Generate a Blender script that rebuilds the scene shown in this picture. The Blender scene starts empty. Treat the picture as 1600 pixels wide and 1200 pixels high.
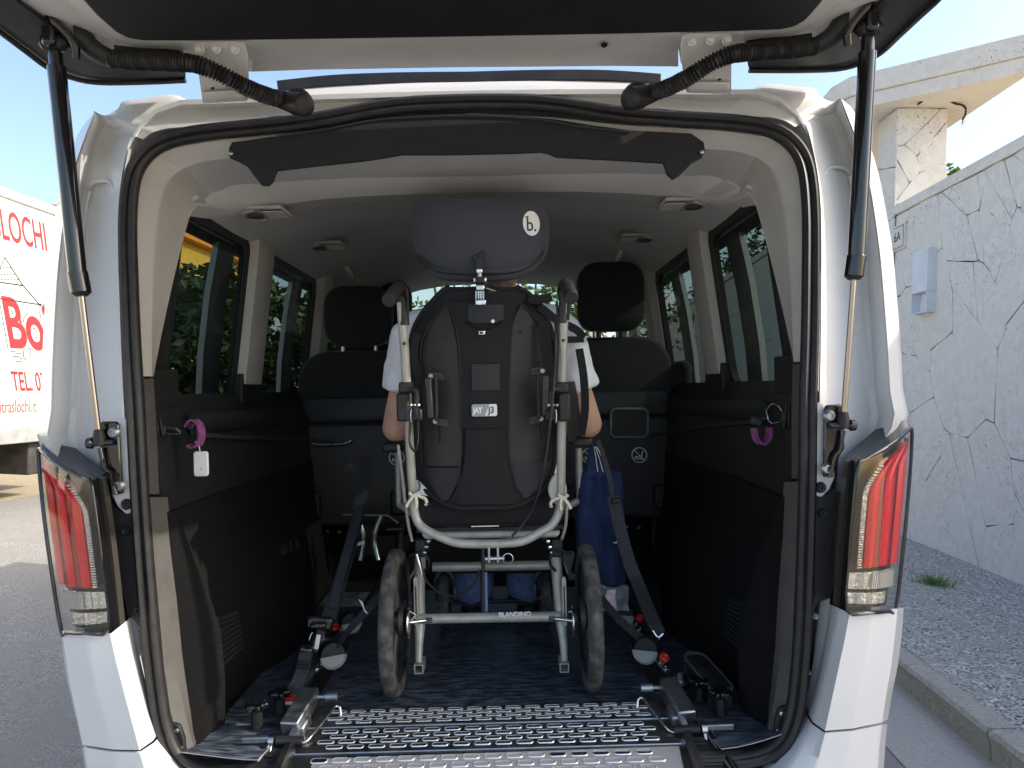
import bpy, bmesh, math, random
from mathutils import Vector, Matrix, noise
R = math.radians
scene = bpy.context.scene
COL = scene.collection
random.seed(7)
# ------------------------------------------------------------------ camera
FPX = 1109.0                                   # focal length in pixels of the 1600 px wide photograph
CAM = Vector((.083, -1.57, 1.37))
CM = (Matrix.Rotation(R(-.62), 3, 'Z') @ Matrix.Rotation(R(90.26), 3, 'X') @ Matrix.Rotation(R(-1.3), 3, 'Z'))
cd = bpy.data.cameras.new('camera'); cam = bpy.data.objects.new('camera', cd); COL.objects.link(cam)
cam.matrix_world = Matrix.Translation(CAM) @ CM.to_4x4()
cd.sensor_width = 36; cd.lens = 36*FPX/1600; cd.clip_start = .05; cd.clip_end = 600
scene.camera = cam
# ------------------------------------------------------------------ world, sun, exposure
SUN_EL, SUN_BEHIND = R(32.5), R(7)               # the sun stands to the right, a little behind the van
SD = Vector((math.cos(SUN_EL)*math.cos(SUN_BEHIND), -math.cos(SUN_EL)*math.sin(SUN_BEHIND), math.sin(SUN_EL)))
w = bpy.data.worlds.new('World'); scene.world = w; w.use_nodes = True
nt = w.node_tree; bg = nt.nodes['Background']
sky = nt.nodes.new('ShaderNodeTexSky'); sky.sky_type = 'NISHITA'; sky.sun_disc = False
sky.sun_elevation = SUN_EL; sky.sun_rotation = math.atan2(SD.x, SD.y)
sky.air_density = 1.0; sky.dust_density = 2.8; sky.ozone_density = 1.0
nt.links.new(sky.outputs[0], bg.inputs[0]); bg.inputs[1].default_value = .15
sl = bpy.data.lights.new('sun', 'SUN'); sl.energy = 2.2; sl.angle = R(.5); sl.color = (1, .94, .84)
so = bpy.data.objects.new('sun', sl); COL.objects.link(so)
so.rotation_euler = SD.to_track_quat('Z', 'Y').to_euler(); so.location = (6, -3, 9)
vs = scene.view_settings; vs.view_transform = 'Standard'; vs.look = 'None'; vs.exposure = 1.25; vs.gamma = 1; vs.use_curve_mapping = False
scene.render.engine = 'CYCLES'
scene.cycles.max_bounces = 10; scene.cycles.transparent_max_bounces = 16
# ------------------------------------------------------------------ places: a pixel of the photograph plus a known depth gives a point
def ray(px, py): return CM @ Vector(((px-800)/FPX, -(py-600)/FPX, -1))
def P(px, py, Y): d = ray(px, py); return CAM + d*((Y-CAM.y)/d.y)
def PZ(px, py, z): d = ray(px, py); return CAM + d*((z-CAM.z)/d.z)
def PX(px, py, x): d = ray(px, py); return CAM + d*((x-CAM.x)/d.x)
ST = Matrix.Translation((CAM.x, CAM.y, 0)) @ (Matrix.Rotation(R(-4.1), 4, 'Z') @ Matrix.Rotation(R(3.5), 4, 'Y') @ Matrix.Rotation(R(-.6), 4, 'X'))
def rear(z): return .16*max(0, min(1.05, (z-1.27)/.8))**1.25     # the tailgate opening leans forward towards the roof
def PR(px, py, off=0):
    Y = off
    for _ in range(3): Y = rear(P(px, py, Y).z) + off
    return P(px, py, Y)
VX = .013                                      # the van's middle
def mir(p): return Vector((2*VX-p[0], p[1], p[2]))
# ------------------------------------------------------------------ mesh builder
class MB:
    def __init__(s): s.v, s.f = [], []
    def add(s, vs, fs):
        o = len(s.v); s.v += [Vector(x) for x in vs]; s.f += [tuple(i+o for i in f) for f in fs]; return s
    def box(s, c, d, rot=None):
        c = Vector(c); q = []
        for x in (-.5, .5):
            for y in (-.5, .5):
                for z in (-.5, .5):
                    p = Vector((x*d[0], y*d[1], z*d[2]))
                    q.append(c + (rot @ p if rot else p))
        return s.add(q, [(0,1,3,2),(4,6,7,5),(0,4,5,1),(2,3,7,6),(0,2,6,4),(1,5,7,3)])
    def prism(s, pts, vec):
        pts = [Vector(p) for p in pts]; vec = Vector(vec); n = len(pts)
        return s.add(pts+[p+vec for p in pts], [tuple(range(n)), tuple(range(2*n-1, n-1, -1))]+[(i, n+i, n+(i+1)%n, (i+1)%n) for i in range(n)])
    def rings(s, rs, caps=True, closed=False):
        n = len(rs[0]); m = len(rs); fs = []
        for j in range(m if closed else m-1):
            for i in range(n): fs.append((j*n+i, j*n+(i+1)%n, ((j+1)%m)*n+(i+1)%n, ((j+1)%m)*n+i))
        if caps and not closed: fs += [tuple(range(n-1, -1, -1)), tuple((m-1)*n+i for i in range(n))]
        return s.add([p for r in rs for p in r], fs)
    def grid(s, rows):
        n = len(rows[0])
        return s.add([p for r in rows for p in r], [(j*n+i, j*n+i+1, (j+1)*n+i+1, (j+1)*n+i) for j in range(len(rows)-1) for i in range(n-1)])
    def slab(s, rows, vec):                    # a grid with thickness
        rows = [[Vector(p) for p in r] for r in rows]; n = len(rows[0]); m = len(rows)
        vf = vec if callable(vec) else (lambda j, i: Vector(vec))
        a = [p for r in rows for p in r]; b = [rows[j][i]+vf(j, i) for j in range(m) for i in range(n)]; k = n*m
        fs = [(j*n+i, j*n+i+1, (j+1)*n+i+1, (j+1)*n+i) for j in range(m-1) for i in range(n-1)]
        fs += [tuple(k+t for t in reversed(f)) for f in fs]
        bd = [i for i in range(n)]+[j*n+n-1 for j in range(1, m)]+[(m-1)*n+i for i in range(n-2, -1, -1)]+[j*n for j in range(m-2, 0, -1)]
        fs += [(bd[i], k+bd[i], k+bd[(i+1)%len(bd)], bd[(i+1)%len(bd)]) for i in range(len(bd))]
        return s.add(a+b, fs)
    def sweep(s, pts, prof, up, closed=False, caps=True):
        # prof: list of (a, b); a along side = tangent x up, b along up; up a vector or a list
        pts = [Vector(p) for p in pts]; m = len(pts); rs = []
        for j in range(m):
            t = (pts[(j+1) % m]-pts[j-1]) if closed else (pts[min(j+1, m-1)]-pts[max(j-1, 0)])
            t.normalize(); u = Vector(up[j] if isinstance(up, list) else up); sd = t.cross(u); sd.normalize(); u2 = sd.cross(t); u2.normalize()
            pr = prof(j) if callable(prof) else prof
            rs.append([pts[j]+sd*a+u2*b for a, b in pr])
        return s.rings(rs, caps, closed)
    def tube(s, pts, r, n=8, closed=False):
        pts = [Vector(p) for p in pts]; m = len(pts)
        d = pts[-1]-pts[0] if not closed else pts[1]-pts[0]; up = Vector((0,0,1)) if abs(d.normalized().z) < .8 else Vector((0,1,0))
        rr = (lambda j: r[j]) if isinstance(r, (list, tuple)) else (lambda j: r)
        return s.sweep(pts, lambda j: [(rr(j)*math.cos(2*math.pi*i/n), rr(j)*math.sin(2*math.pi*i/n)) for i in range(n)], up, closed)
    def lathe(s, prof, c, axis, n=24, caps=True, a0=0, squash=None):
        c = Vector(c); ax = Vector(axis).normalized(); a = ax.orthogonal().normalized(); b = ax.cross(a)
        rs = [[c+ax*h+(a*math.cos(a0+2*math.pi*i/n)+b*math.sin(a0+2*math.pi*i/n))*r for i in range(n)] for r, h in prof]
        return s.rings(rs, caps)
    def ball(s, c, r, n=12, m=8, rot=None):
        c = Vector(c); r = Vector(r) if hasattr(r, '__len__') else Vector((r, r, r)); rs = []
        for j in range(m+1):
            t = math.pi*(j+.02*(j == 0)-.02*(j == m))/m
            ring = []
            for i in range(n):
                p = Vector((math.sin(t)*math.cos(2*math.pi*i/n)*r.x, math.sin(t)*math.sin(2*math.pi*i/n)*r.y, math.cos(t)*r.z)); ring.append(c+(rot @ p if rot else p))
            rs.append(ring)
        return s.rings(rs)
    def map(s, fn): s.v = [fn(p) for p in s.v]; return s
    def xf(s, m): s.v = [m @ p for p in s.v]; return s
    def mirrored(s, dx=0):
        o = MB(); o.v = [mir(p)+Vector((dx, 0, 0)) for p in s.v]; o.f = [tuple(reversed(f)) for f in s.f]; return o
    def mesh(s, name, mat, smooth=None):
        me = bpy.data.meshes.new(name); me.from_pydata([tuple(p) for p in s.v], [], s.f)
        bm = bmesh.new(); bm.from_mesh(me); bmesh.ops.recalc_face_normals(bm, faces=bm.faces); bm.to_mesh(me); bm.free()
        if mat: me.materials.append(mat)
        if smooth:
            me.polygons.foreach_set('use_smooth', [True]*len(me.polygons)); me.set_sharp_from_angle(angle=R(smooth))
        return me
    def build(s, name, mat, parent=None, smooth=None, bevel=0, sub=0, seg=2):
        o = bpy.data.objects.new(name, s.mesh(name, mat, smooth)); COL.objects.link(o); put(o, parent)
        if bevel:
            b = o.modifiers.new('bevel', 'BEVEL'); b.width = bevel; b.segments = seg; b.limit_method = 'ANGLE'; b.angle_limit = R(35)
            if smooth is None:
                o.data.polygons.foreach_set('use_smooth', [True]*len(o.data.polygons)); o.data.set_sharp_from_angle(angle=R(30)); b.harden_normals = False
        if sub:
            m = o.modifiers.new('subdivision', 'SUBSURF'); m.levels = sub; m.render_levels = sub
            o.data.polygons.foreach_set('use_smooth', [True]*len(o.data.polygons))
        return o
def put(o, parent):
    if parent:
        o.parent = parent
        if parent.type == 'EMPTY': o.matrix_parent_inverse = Matrix.Translation(-Vector(parent.location))
def tag(o, label=None, cat=None, group=None, kind=None):
    for k, v in (('label', label), ('category', cat), ('group', group), ('kind', kind)):
        if v: o[k] = v
    return o
def thing(name, loc, label, cat, group=None):
    o = bpy.data.objects.new(name, None); COL.objects.link(o); o.location = loc; o.empty_display_size = .1
    return tag(o, label, cat, group)
def circ(r, n=8, sx=1, sy=1): return [(r*sx*math.cos(2*math.pi*i/n), r*sy*math.sin(2*math.pi*i/n)) for i in range(n)]
def rrect(w, h, r, n=4):
    o = []
    for cx, cy, a in ((w/2-r, h/2-r, 0), (-w/2+r, h/2-r, 90), (-w/2+r, -h/2+r, 180), (w/2-r, -h/2+r, 270)):
        for i in range(n+1): o.append((cx+r*math.cos(R(a+90*i/n)), cy+r*math.sin(R(a+90*i/n))))
    return o
def smoothpath(pts, k=4, closed=False):      # Catmull-Rom
    pts = [Vector(p) for p in pts]; n = len(pts); out = []
    for i in range(n if closed else n-1):
        g = (lambda j: pts[j % n]) if closed else (lambda j: pts[max(0, min(n-1, j))])
        a, b, c, d = g(i-1), g(i), g(i+1), g(i+2)
        for q in range(k):
            t = q/k; out.append(.5*((2*b)+(c-a)*t+(2*a-5*b+4*c-d)*t*t+(3*b-a-3*c+d)*t**3))
    if not closed: out.append(pts[-1])
    return out
def lerp(a, b, t): return a+(b-a)*t
def interp(x, xs, ys):
    if x <= xs[0]: return ys[0]
    for i in range(len(xs)-1):
        if x <= xs[i+1]: return lerp(ys[i], ys[i+1], (x-xs[i])/(xs[i+1]-xs[i]))
    return ys[-1]
def text(name, body, size, mat, frame, parent, extrude=.0008, shear=0, sx=1, offset=0, align='LEFT', spacing=1):
    c = bpy.data.curves.new(name, 'FONT'); c.body = body; c.size = size; c.extrude = extrude; c.shear = shear; c.offset = offset
    c.align_x = align; c.space_character = spacing; c.resolution_u = 6
    o = bpy.data.objects.new(name, c); COL.objects.link(o)
    dg = bpy.context.evaluated_depsgraph_get(); dg.update()
    me = bpy.data.meshes.new_from_object(o.evaluated_get(dg)); bpy.data.objects.remove(o); bpy.data.curves.remove(c)
    me.name = name; me.transform(frame @ Matrix.Diagonal((sx, 1, 1, 1))); me.materials.clear(); me.materials.append(mat)
    o = bpy.data.objects.new(name, me); COL.objects.link(o); put(o, parent); return o
def frame(o, x, y):                            # matrix with origin o, x axis along x, y axis near y
    x = Vector(x).normalized(); z = x.cross(Vector(y)).normalized(); y = z.cross(x)
    m = Matrix((x, y, z)).transposed().to_4x4(); m.translation = Vector(o); return m
# ------------------------------------------------------------------ materials
def mk(name, col, rough=.5, metal=0, col2=None, nscale=8, bump=0, bscale=60, coat=0, spec=.5, sheen=0, rough2=None, detail=4, stretch=None, fac=(.35, .65), emit=None):
    m = bpy.data.materials.new(name); m.use_nodes = True; n = m.node_tree.nodes; l = m.node_tree.links; b = n['Principled BSDF']
    b.inputs['Base Color'].default_value = (*col, 1); b.inputs['Roughness'].default_value = rough; b.inputs['Metallic'].default_value = metal
    b.inputs['Coat Weight'].default_value = coat; b.inputs['Coat Roughness'].default_value = .06; b.inputs['Specular IOR Level'].default_value = spec
    if sheen: b.inputs['Sheen Weight'].default_value = sheen; b.inputs['Sheen Roughness'].default_value = .4
    tc = n.new('ShaderNodeTexCoord'); src = tc.outputs['Object']
    if stretch:
        mp = n.new('ShaderNodeMapping'); mp.inputs['Scale'].default_value = stretch; l.new(src, mp.inputs[0]); src = mp.outputs[0]
    if col2 or rough2 is not None:
        t = n.new('ShaderNodeTexNoise'); t.inputs['Scale'].default_value = nscale; t.inputs['Detail'].default_value = detail; l.new(src, t.inputs['Vector'])
        mr = n.new('ShaderNodeMapRange'); mr.inputs[1].default_value, mr.inputs[2].default_value = fac; l.new(t.outputs[0], mr.inputs[0])
        if col2:
            mx = n.new('ShaderNodeMix'); mx.data_type = 'RGBA'; mx.inputs[6].default_value = (*col, 1); mx.inputs[7].default_value = (*col2, 1)
            l.new(mr.outputs[0], mx.inputs[0]); l.new(mx.outputs[2], b.inputs['Base Color'])
        if rough2 is not None:
            r2 = n.new('ShaderNodeMapRange'); r2.inputs[3].default_value = rough; r2.inputs[4].default_value = rough2
            l.new(mr.outputs[0], r2.inputs[0]); l.new(r2.outputs[0], b.inputs['Roughness'])
    if bump:
        t = n.new('ShaderNodeTexNoise'); t.inputs['Scale'].default_value = bscale; t.inputs['Detail'].default_value = 3; l.new(src, t.inputs['Vector'])
        bp = n.new('ShaderNodeBump'); bp.inputs['Strength'].default_value = bump; bp.inputs['Distance'].default_value = .01
        l.new(t.outputs[0], bp.inputs['Height']); l.new(bp.outputs[0], b.inputs['Normal'])
    return m
def glass(name, tint, gloss=1.0, ior=1.45, rough=.02):
    m = bpy.data.materials.new(name); m.use_nodes = True; n = m.node_tree.nodes; l = m.node_tree.links; n.remove(n['Principled BSDF'])
    t = n.new('ShaderNodeBsdfTransparent'); t.inputs[0].default_value = (*tint, 1); g = n.new('ShaderNodeBsdfGlossy'); g.inputs['Roughness'].default_value = rough
    lw = n.new('ShaderNodeLayerWeight'); lw.inputs[0].default_value = .5; pw = n.new('ShaderNodeMath'); pw.operation = 'POWER'; pw.inputs[1].default_value = 4.5; l.new(lw.outputs['Facing'], pw.inputs[0]); f = n.new('ShaderNodeMath'); f.operation = 'MULTIPLY_ADD'; f.inputs[1].default_value = .94; f.inputs[2].default_value = .04; l.new(pw.outputs[0], f.inputs[0]); mx = n.new('ShaderNodeMixShader')
    ml = n.new('ShaderNodeMath'); ml.operation = 'MULTIPLY'; ml.inputs[1].default_value = gloss; l.new(f.outputs[0], ml.inputs[0])
    l.new(ml.outputs[0], mx.inputs[0]); l.new(t.outputs[0], mx.inputs[1]); l.new(g.outputs[0], mx.inputs[2]); l.new(mx.outputs[0], n['Material Output'].inputs[0]); return m
M = {}
M['paint'] = mk('white_paint', (.68, .69, .70), .36, col2=(.64, .65, .655), nscale=3, coat=.6, bump=.015, bscale=5, rough2=.42)
M['paint_in'] = mk('white_paint_satin', (.66, .65, .63), .45, col2=(.61, .60, .57), nscale=5, coat=.25, rough2=.55)
M['rubber'] = mk('black_rubber', (.010, .010, .011), .5, col2=(.020, .0195, .019), nscale=30, bump=.06, bscale=300)
M['plastic'] = mk('black_plastic', (.009, .0095, .011), .55, col2=(.013, .0135, .015), nscale=20, bump=.08, bscale=500)
M['gloss'] = mk('gloss_black_plastic', (.008, .008, .01), .12, coat=.5)
M['greyplastic'] = mk('grey_plastic_trim', (.075, .072, .067), .6, col2=(.095, .09, .083), nscale=15, bump=.1, bscale=400)
M['trim'] = mk('light_grey_trim', (.46, .445, .42), .65, col2=(.42, .405, .38), nscale=10, bump=.08, bscale=500)
M['headliner'] = mk('grey_headliner', (.54, .54, .535), .95, col2=(.47, .47, .465), nscale=220, bump=.18, bscale=700, fac=(.3, .7))
M['carpet'] = mk('black_carpet', (.005, .005, .0055), 1, col2=(.018, .017, .0155), nscale=330, bump=.6, bscale=500, spec=.2, fac=(.45, .8))
M['mat'] = mk('blue_black_vinyl', (.022, .030, .044), .40, col2=(.12, .145, .18), nscale=30, detail=8, stretch=(.7, 3, 1), bump=.2, bscale=160, rough2=.7, fac=(.42, .72))
M['matback'] = mk('grey_mat_back', (.30, .31, .32), .8)
M['cloth'] = mk('black_seat_cloth', (.012, .013, .0145), .9, col2=(.018, .019, .021), nscale=300, bump=.2, bscale=600, spec=.4, sheen=.12)
M['seatplastic'] = mk('seat_back_plastic', (.015, .0165, .019), .5, col2=(.020, .022, .025), nscale=12, bump=.06, bscale=400)
M['steel'] = mk('galvanised_steel', (.45, .48, .50), .35, 1, col2=(.30, .33, .36), nscale=40, rough2=.5, bump=.05, bscale=90)
M['chrome'] = mk('bright_steel', (.72, .73, .74), .2, 1, col2=(.5, .5, .5), nscale=60)
M['dullsteel'] = mk('rod_steel', (.42, .37, .32), .3, 1)
M['alu'] = mk('dark_aluminium', (.22, .225, .225), .30, 1, col2=(.32, .32, .31), nscale=14, rough2=.42, bump=.04, bscale=40)
M['alulip'] = mk('bright_aluminium_edge', (.86, .87, .87), .3, .55)
M['frame'] = mk('champagne_frame_paint', (.42, .415, .375), .4, .25, col2=(.33, .33, .30), nscale=30, coat=.25, bump=.03, bscale=80)
M['tyre'] = mk('worn_grey_tyre', (.035, .035, .036), .85, col2=(.12, .115, .105), nscale=38, detail=8, bump=.15, bscale=140, fac=(.42, .72))
M['rim'] = mk('black_rim', (.02, .021, .024), .45)
M['shellp'] = mk('brown_grey_shell', (.024, .0225, .022), .65, col2=(.032, .030, .029), nscale=9, bump=.08, bscale=500)
M['shellb'] = mk('black_mesh_fabric', (.0085, .0085, .010), .9, col2=(.014, .014, .0155), nscale=400, bump=.3, bscale=700)
M['shellg'] = mk('violet_grey_fabric', (.028, .027, .034), .9, col2=(.036, .035, .043), nscale=200, bump=.2, bscale=600)
M['cushion'] = mk('slate_fabric', (.045, .046, .060), .9, col2=(.056, .057, .073), nscale=260, bump=.25, bscale=800, sheen=.1)
M['white'] = mk('white_print', (.80, .80, .79), .5, col2=(.74, .74, .73), nscale=30)
M['silverprint'] = mk('silver_print', (.30, .31, .32), .4, .2)
M['ink'] = mk('black_ink', (.01, .01, .01), .5)
M['skin'] = mk('skin', (.56, .33, .24), .5, col2=(.47, .25, .18), nscale=22, bump=.1, bscale=120, fac=(.4, .75))
M['shirt'] = mk('white_tshirt', (.78, .78, .82), .85, col2=(.70, .70, .76), nscale=16, bump=.35, bscale=26)
M['hair'] = mk('grey_hair', (.20, .17, .15), .7, col2=(.36, .33, .30), nscale=90, bump=.5, bscale=220, stretch=(1, 1, .3))
M['jeans'] = mk('blue_jeans', (.09, .14, .30), .9, col2=(.14, .20, .38), nscale=60, bump=.3, bscale=90)
M['shoe'] = mk('brown_black_shoe', (.022, .018, .015), .6, col2=(.04, .032, .025), nscale=20)
M['denim'] = mk('dark_denim', (.008, .019, .068), .9, col2=(.022, .043, .13), nscale=34, detail=8, bump=.35, bscale=220, stretch=(1, 1, .35))
M['web'] = mk('black_webbing', (.020, .021, .026), .65, col2=(.038, .039, .047), nscale=160, bump=.4, bscale=260)
M['purple'] = mk('purple_webbing', (.17, .035, .145), .8, col2=(.24, .065, .20), nscale=80, bump=.4, bscale=200)
M['red'] = mk('red_plastic', (.62, .03, .02), .4)
M['reel'] = mk('grey_reel_plastic', (.36, .38, .36), .5, col2=(.30, .32, .31), nscale=20)
M['redlens'] = mk('red_lens_bars', (.88, .004, .022), .25, coat=.25, bump=.04, bscale=140)
M['darkred'] = mk('deep_red_lens', (.30, .004, .012), .15, coat=1)
M['reflector'] = mk('silver_reflector', (.75, .75, .74), .22, .85, bump=.5, bscale=120)
M['lampbase'] = mk('lamp_housing', (.07, .065, .055), .3, .3)
M['clear'] = glass('clear_lens', (.93, .92, .89), 1.0, 1.42)
M['tint'] = glass('tinted_glass', (.17, .20, .175), .2, 1.45)
M['wind'] = glass('clear_glass', (.80, .84, .79), .6, 1.45)
M['film'] = glass('frosted_film', (.8, .8, .8), .3)
M['bracket'] = mk('satin_black_bracket', (.022, .022, .024), .32)
M['tape'] = mk('cream_tape', (.66, .62, .50), .6)
# ================================================================== the street (its own frame: u right, v ahead, w up)
def S(u, v, w): return ST @ Vector((u, v, w))
STI = ST.inverted(); CAMS = STI @ CAM
def sray(px, py): return STI.to_3x3() @ ray(px, py)
def SU(px, py, u): d = sray(px, py); return CAMS + d*((u-CAMS.x)/d.x)
def SV(px, py, v): d = sray(px, py); return CAMS + d*((v-CAMS.y)/d.y)
def SW(px, py, w_): d = sray(px, py); return CAMS + d*((w_-CAMS.z)/d.z)
def speckle(name, base, dark, light, s1, s2, rough=.9, bump=.5, big=.6, pits=None, rng=(.3, .7)):
    m = mk(name, base, rough); n = m.node_tree.nodes; l = m.node_tree.links; b = n['Principled BSDF']
    tc = n.new('ShaderNodeTexCoord')
    def nz(s, d=6):
        t = n.new('ShaderNodeTexNoise'); t.inputs['Scale'].default_value = s; t.inputs['Detail'].default_value = d; l.new(tc.outputs['Object'], t.inputs['Vector']); return t.outputs[0]
    def rampf(src, a, c):
        r = n.new('ShaderNodeMapRange'); r.inputs[1].default_value = a; r.inputs[2].default_value = c; l.new(src, r.inputs[0]); return r.outputs[0]
    def mix(f, a, c):
        x = n.new('ShaderNodeMix'); x.data_type = 'RGBA'; l.new(f, x.inputs[0])
        for i, q in ((6, a), (7, c)):
            if isinstance(q, tuple): x.inputs[i].default_value = (*q, 1)
            else: l.new(q, x.inputs[i])
        return x.outputs[2]
    vo = n.new('ShaderNodeTexVoronoi'); vo.inputs['Scale'].default_value = s1; l.new(tc.outputs['Object'], vo.inputs['Vector'])
    sep = n.new('ShaderNodeSeparateColor'); l.new(vo.outputs['Color'], sep.inputs[0])
    c = mix(rampf(sep.outputs[0], *rng), dark, light)
    c = mix(rampf(nz(s2), .35, .7), c, base)
    bl = n.new('ShaderNodeMix'); bl.data_type = 'RGBA'; bl.inputs[0].default_value = big; l.new(c, bl.inputs[6]); bl.inputs[7].default_value = (*base, 1); c = bl.outputs[2]
    h = nz(s1*.8, 4)
    if pits:
        mp = n.new('ShaderNodeMapping'); mp.inputs['Scale'].default_value = (1, 1, .42); l.new(tc.outputs['Object'], mp.inputs[0])
        v2 = n.new('ShaderNodeTexNoise'); v2.inputs['Scale'].default_value = pits; v2.inputs['Detail'].default_value = 2; l.new(mp.outputs[0], v2.inputs['Vector'])
        area = rampf(nz(2.2, 2), .40, .62)
        pm = n.new('ShaderNodeMath'); pm.operation = 'MULTIPLY'; l.new(rampf(v2.outputs[0], .645, .685), pm.inputs[0]); l.new(area, pm.inputs[1])
        c = mix(pm.outputs[0], c, (.10, .085, .07))
        hs = n.new('ShaderNodeMath'); hs.operation = 'SUBTRACT'; l.new(h, hs.inputs[0]); l.new(pm.outputs[0], hs.inputs[1]); h = hs.outputs[0]
    l.new(c, b.inputs['Base Color'])
    bp = n.new('ShaderNodeBump'); bp.inputs['Strength'].default_value = bump; bp.inputs['Distance'].default_value = .006; l.new(h, bp.inputs['Height']); l.new(bp.outputs[0], b.inputs['Normal'])
    return m
M['asphalt'] = speckle('asphalt', (.27, .257, .238), (.16, .152, .142), (.43, .41, .38), 150, 5, .92, .8, .30)
M['gutter'] = speckle('gutter_concrete', (.42, .395, .355), (.31, .29, .26), (.53, .50, .46), 120, 6, .92, .5, .55)
M['pavement'] = speckle('rough_pavement', (.37, .35, .32), (.09, .085, .08), (.74, .71, .66), 100, 13, .95, 1.0, .06)
M['kerb'] = speckle('kerb_stone', (.42, .39, .335), (.26, .24, .20), (.54, .51, .45), 90, 9, .92, .8, .45)
M['sand'] = speckle('sandy_ground', (.42, .34, .22), (.30, .24, .15), (.55, .46, .32), 60, 3, .95, .6, .5)
M['stone'] = speckle('travertine', (.66, .625, .575), (.58, .545, .50), (.73, .70, .655), 18, 5, .8, .35, .55, pits=85)
M['stone2'] = speckle('travertine_cream', (.67, .63, .565), (.58, .545, .48), (.73, .695, .63), 16, 4, .8, .35, .55, pits=75)
M['mortar'] = mk('mortar', (.045, .042, .038), .95, col2=(.11, .10, .09), nscale=14)
M['render'] = mk('painted_concrete', (.62, .60, .56), .85, col2=(.52, .50, .46), nscale=4, bump=.2, bscale=60)

def sheet(name, u0, u1, v0, v1, w_, mat, nu=1, nv=1, wob=0):
    rows = [[S(lerp(u0, u1, i/nu), lerp(v0, v1, j/nv), w_+(wob*noise.noise((i*.7, j*.7, w_)) if wob else 0)) for i in range(nu+1)] for j in range(nv+1)]
    return tag(MB().grid(rows).build(name, mat), kind='structure')
sheet('ground', -220, 220, -120, 320, -.016, M['sand'])
sheet('road', -5.9, 1.30, -30, 60, -.004, M['asphalt'])
sheet('gutter', 1.30, 1.70, -30, 60, 0, M['gutter'])
pv = sheet('pavement', 1.758, 3.6, -12, 40, .135, M['pavement'], 14, 160, .012)
kb = bpy.data.objects.new('kerb', None); COL.objects.link(kb); tag(kb, kind='structure')
for i in range(16):                               # kerb stones
    v0 = -1.12+i*1.0; r = random.Random(i); dz = r.uniform(-.004, .004)
    m = MB(); nn = 9
    for j in range(nn):
        v = v0+.006+(1-.012)*j/(nn-1); ch = .012+.006*noise.noise((v*5, 1, 0)); e = .004*noise.noise((v*9, 0, 3))
        ring = [(1.67, -.05), (1.662, .06+e), (1.648+e, .122-ch+dz), (1.648+ch+e, .128+dz), (1.70, .134+dz+e), (1.764, .136+dz), (1.764, -.05)]
        m.v += [S(a, v, c) for a, c in ring]
    k = 7
    for j in range(nn-1): m.f += [(j*k+i2, j*k+i2+1, (j+1)*k+i2+1, (j+1)*k+i2) for i2 in range(k-1)]
    m.f += [tuple(range(k)), tuple((nn-1)*k+q for q in range(k-1, -1, -1))]
    m.build('kerb_stone', M['kerb'], kb, 40)

# ------------------------------------------------------------------ crazy-paved stone wall
def clip(poly, p, n):
    out = []
    for i in range(len(poly)):
        a, b = poly[i], poly[(i+1) % len(poly)]; da, db = (a[0]-p[0])*n[0]+(a[1]-p[1])*n[1], (b[0]-p[0])*n[0]+(b[1]-p[1])*n[1]
        if da <= 0: out.append(a)
        if da*db < 0: t = da/(da-db); out.append((a[0]+(b[0]-a[0])*t, a[1]+(b[1]-a[1])*t))
    return out
def crazy(x0, x1, y0, y1, n, seed, aniso=(1, .62), gap=.0055, skew=.35):
    rnd = random.Random(seed); seeds = [(rnd.uniform(x0, x1), rnd.uniform(y0, y1)) for _ in range(n)]; cells = []
    A = lambda q: ((q[0]-skew*q[1])*aniso[0], q[1]*aniso[1])
    for i, s0 in enumerate(seeds):
        poly = [(x0, y0), (x1, y0), (x1, y1), (x0, y1)]
        poly = [A(q) for q in poly]; a = A(s0)
        for j, s1 in enumerate(seeds):
            if i == j or not poly: continue
            b = A(s1); d = (b[0]-a[0], b[1]-a[1]); L = math.hypot(*d)+1e-9; nrm = (d[0]/L, d[1]/L); wgt = .5-(gap*.6)/L
            poly = clip(poly, (a[0]+d[0]*wgt, a[1]+d[1]*wgt), nrm)
        if len(poly) < 3: continue
        poly = [(q[0]/aniso[0]+skew*q[1]/aniso[1], q[1]/aniso[1]) for q in poly]
        cells.append(poly)
    return cells
def rough_edges(poly, rnd, k=3, amp=.010):
    out = []
    for i in range(len(poly)):
        a, b = poly[i], poly[(i+1) % len(poly)]; L = math.hypot(b[0]-a[0], b[1]-a[1]); out.append(a)
        if L > .12:
            for q in range(1, k): t = q/k+rnd.uniform(-.1, .1); o = rnd.uniform(-amp, amp*.2); out.append((lerp(a[0], b[0], t)-(b[1]-a[1])/L*o, lerp(a[1], b[1], t)+(b[0]-a[0])/L*o))
    return out
def clad(parent, cells, place, depth, seed):
    rnd = random.Random(seed)
    for c in cells:
        c = rough_edges(c, rnd); d = depth+rnd.uniform(-.004, .005)
        MB().prism([place(x, y, 0) for x, y in c], place(0, 0, d)-place(0, 0, 0)).build('stone_slab', M['stone'] if rnd.random() < .7 else M['stone2'], parent, bevel=.0025, seg=1)
WU = 3.315
wall = thing('stone_wall', S(WU, 5, .1), 'pale travertine boundary wall of irregular stone slabs beside the pavement', 'wall')
def sbox(m, u0, u1, v0, v1, w0, w1): m.add([S(u, v, w_) for u in (u0, u1) for v in (v0, v1) for w_ in (w0, w1)], [(0,1,3,2),(4,6,7,5),(0,4,5,1),(2,3,7,6),(0,2,6,4),(1,5,7,3)]); return m
sbox(MB(), WU-.004, WU+.26, 1.2, 7.36, -.1, 3.30).build('mortar_core', M['mortar'], wall)
clad(wall, crazy(1.2, 7.36, .13, 3.295, 105, 5), lambda x, y, d: S(WU-.005-d, x, y), .018, 3)
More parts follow.
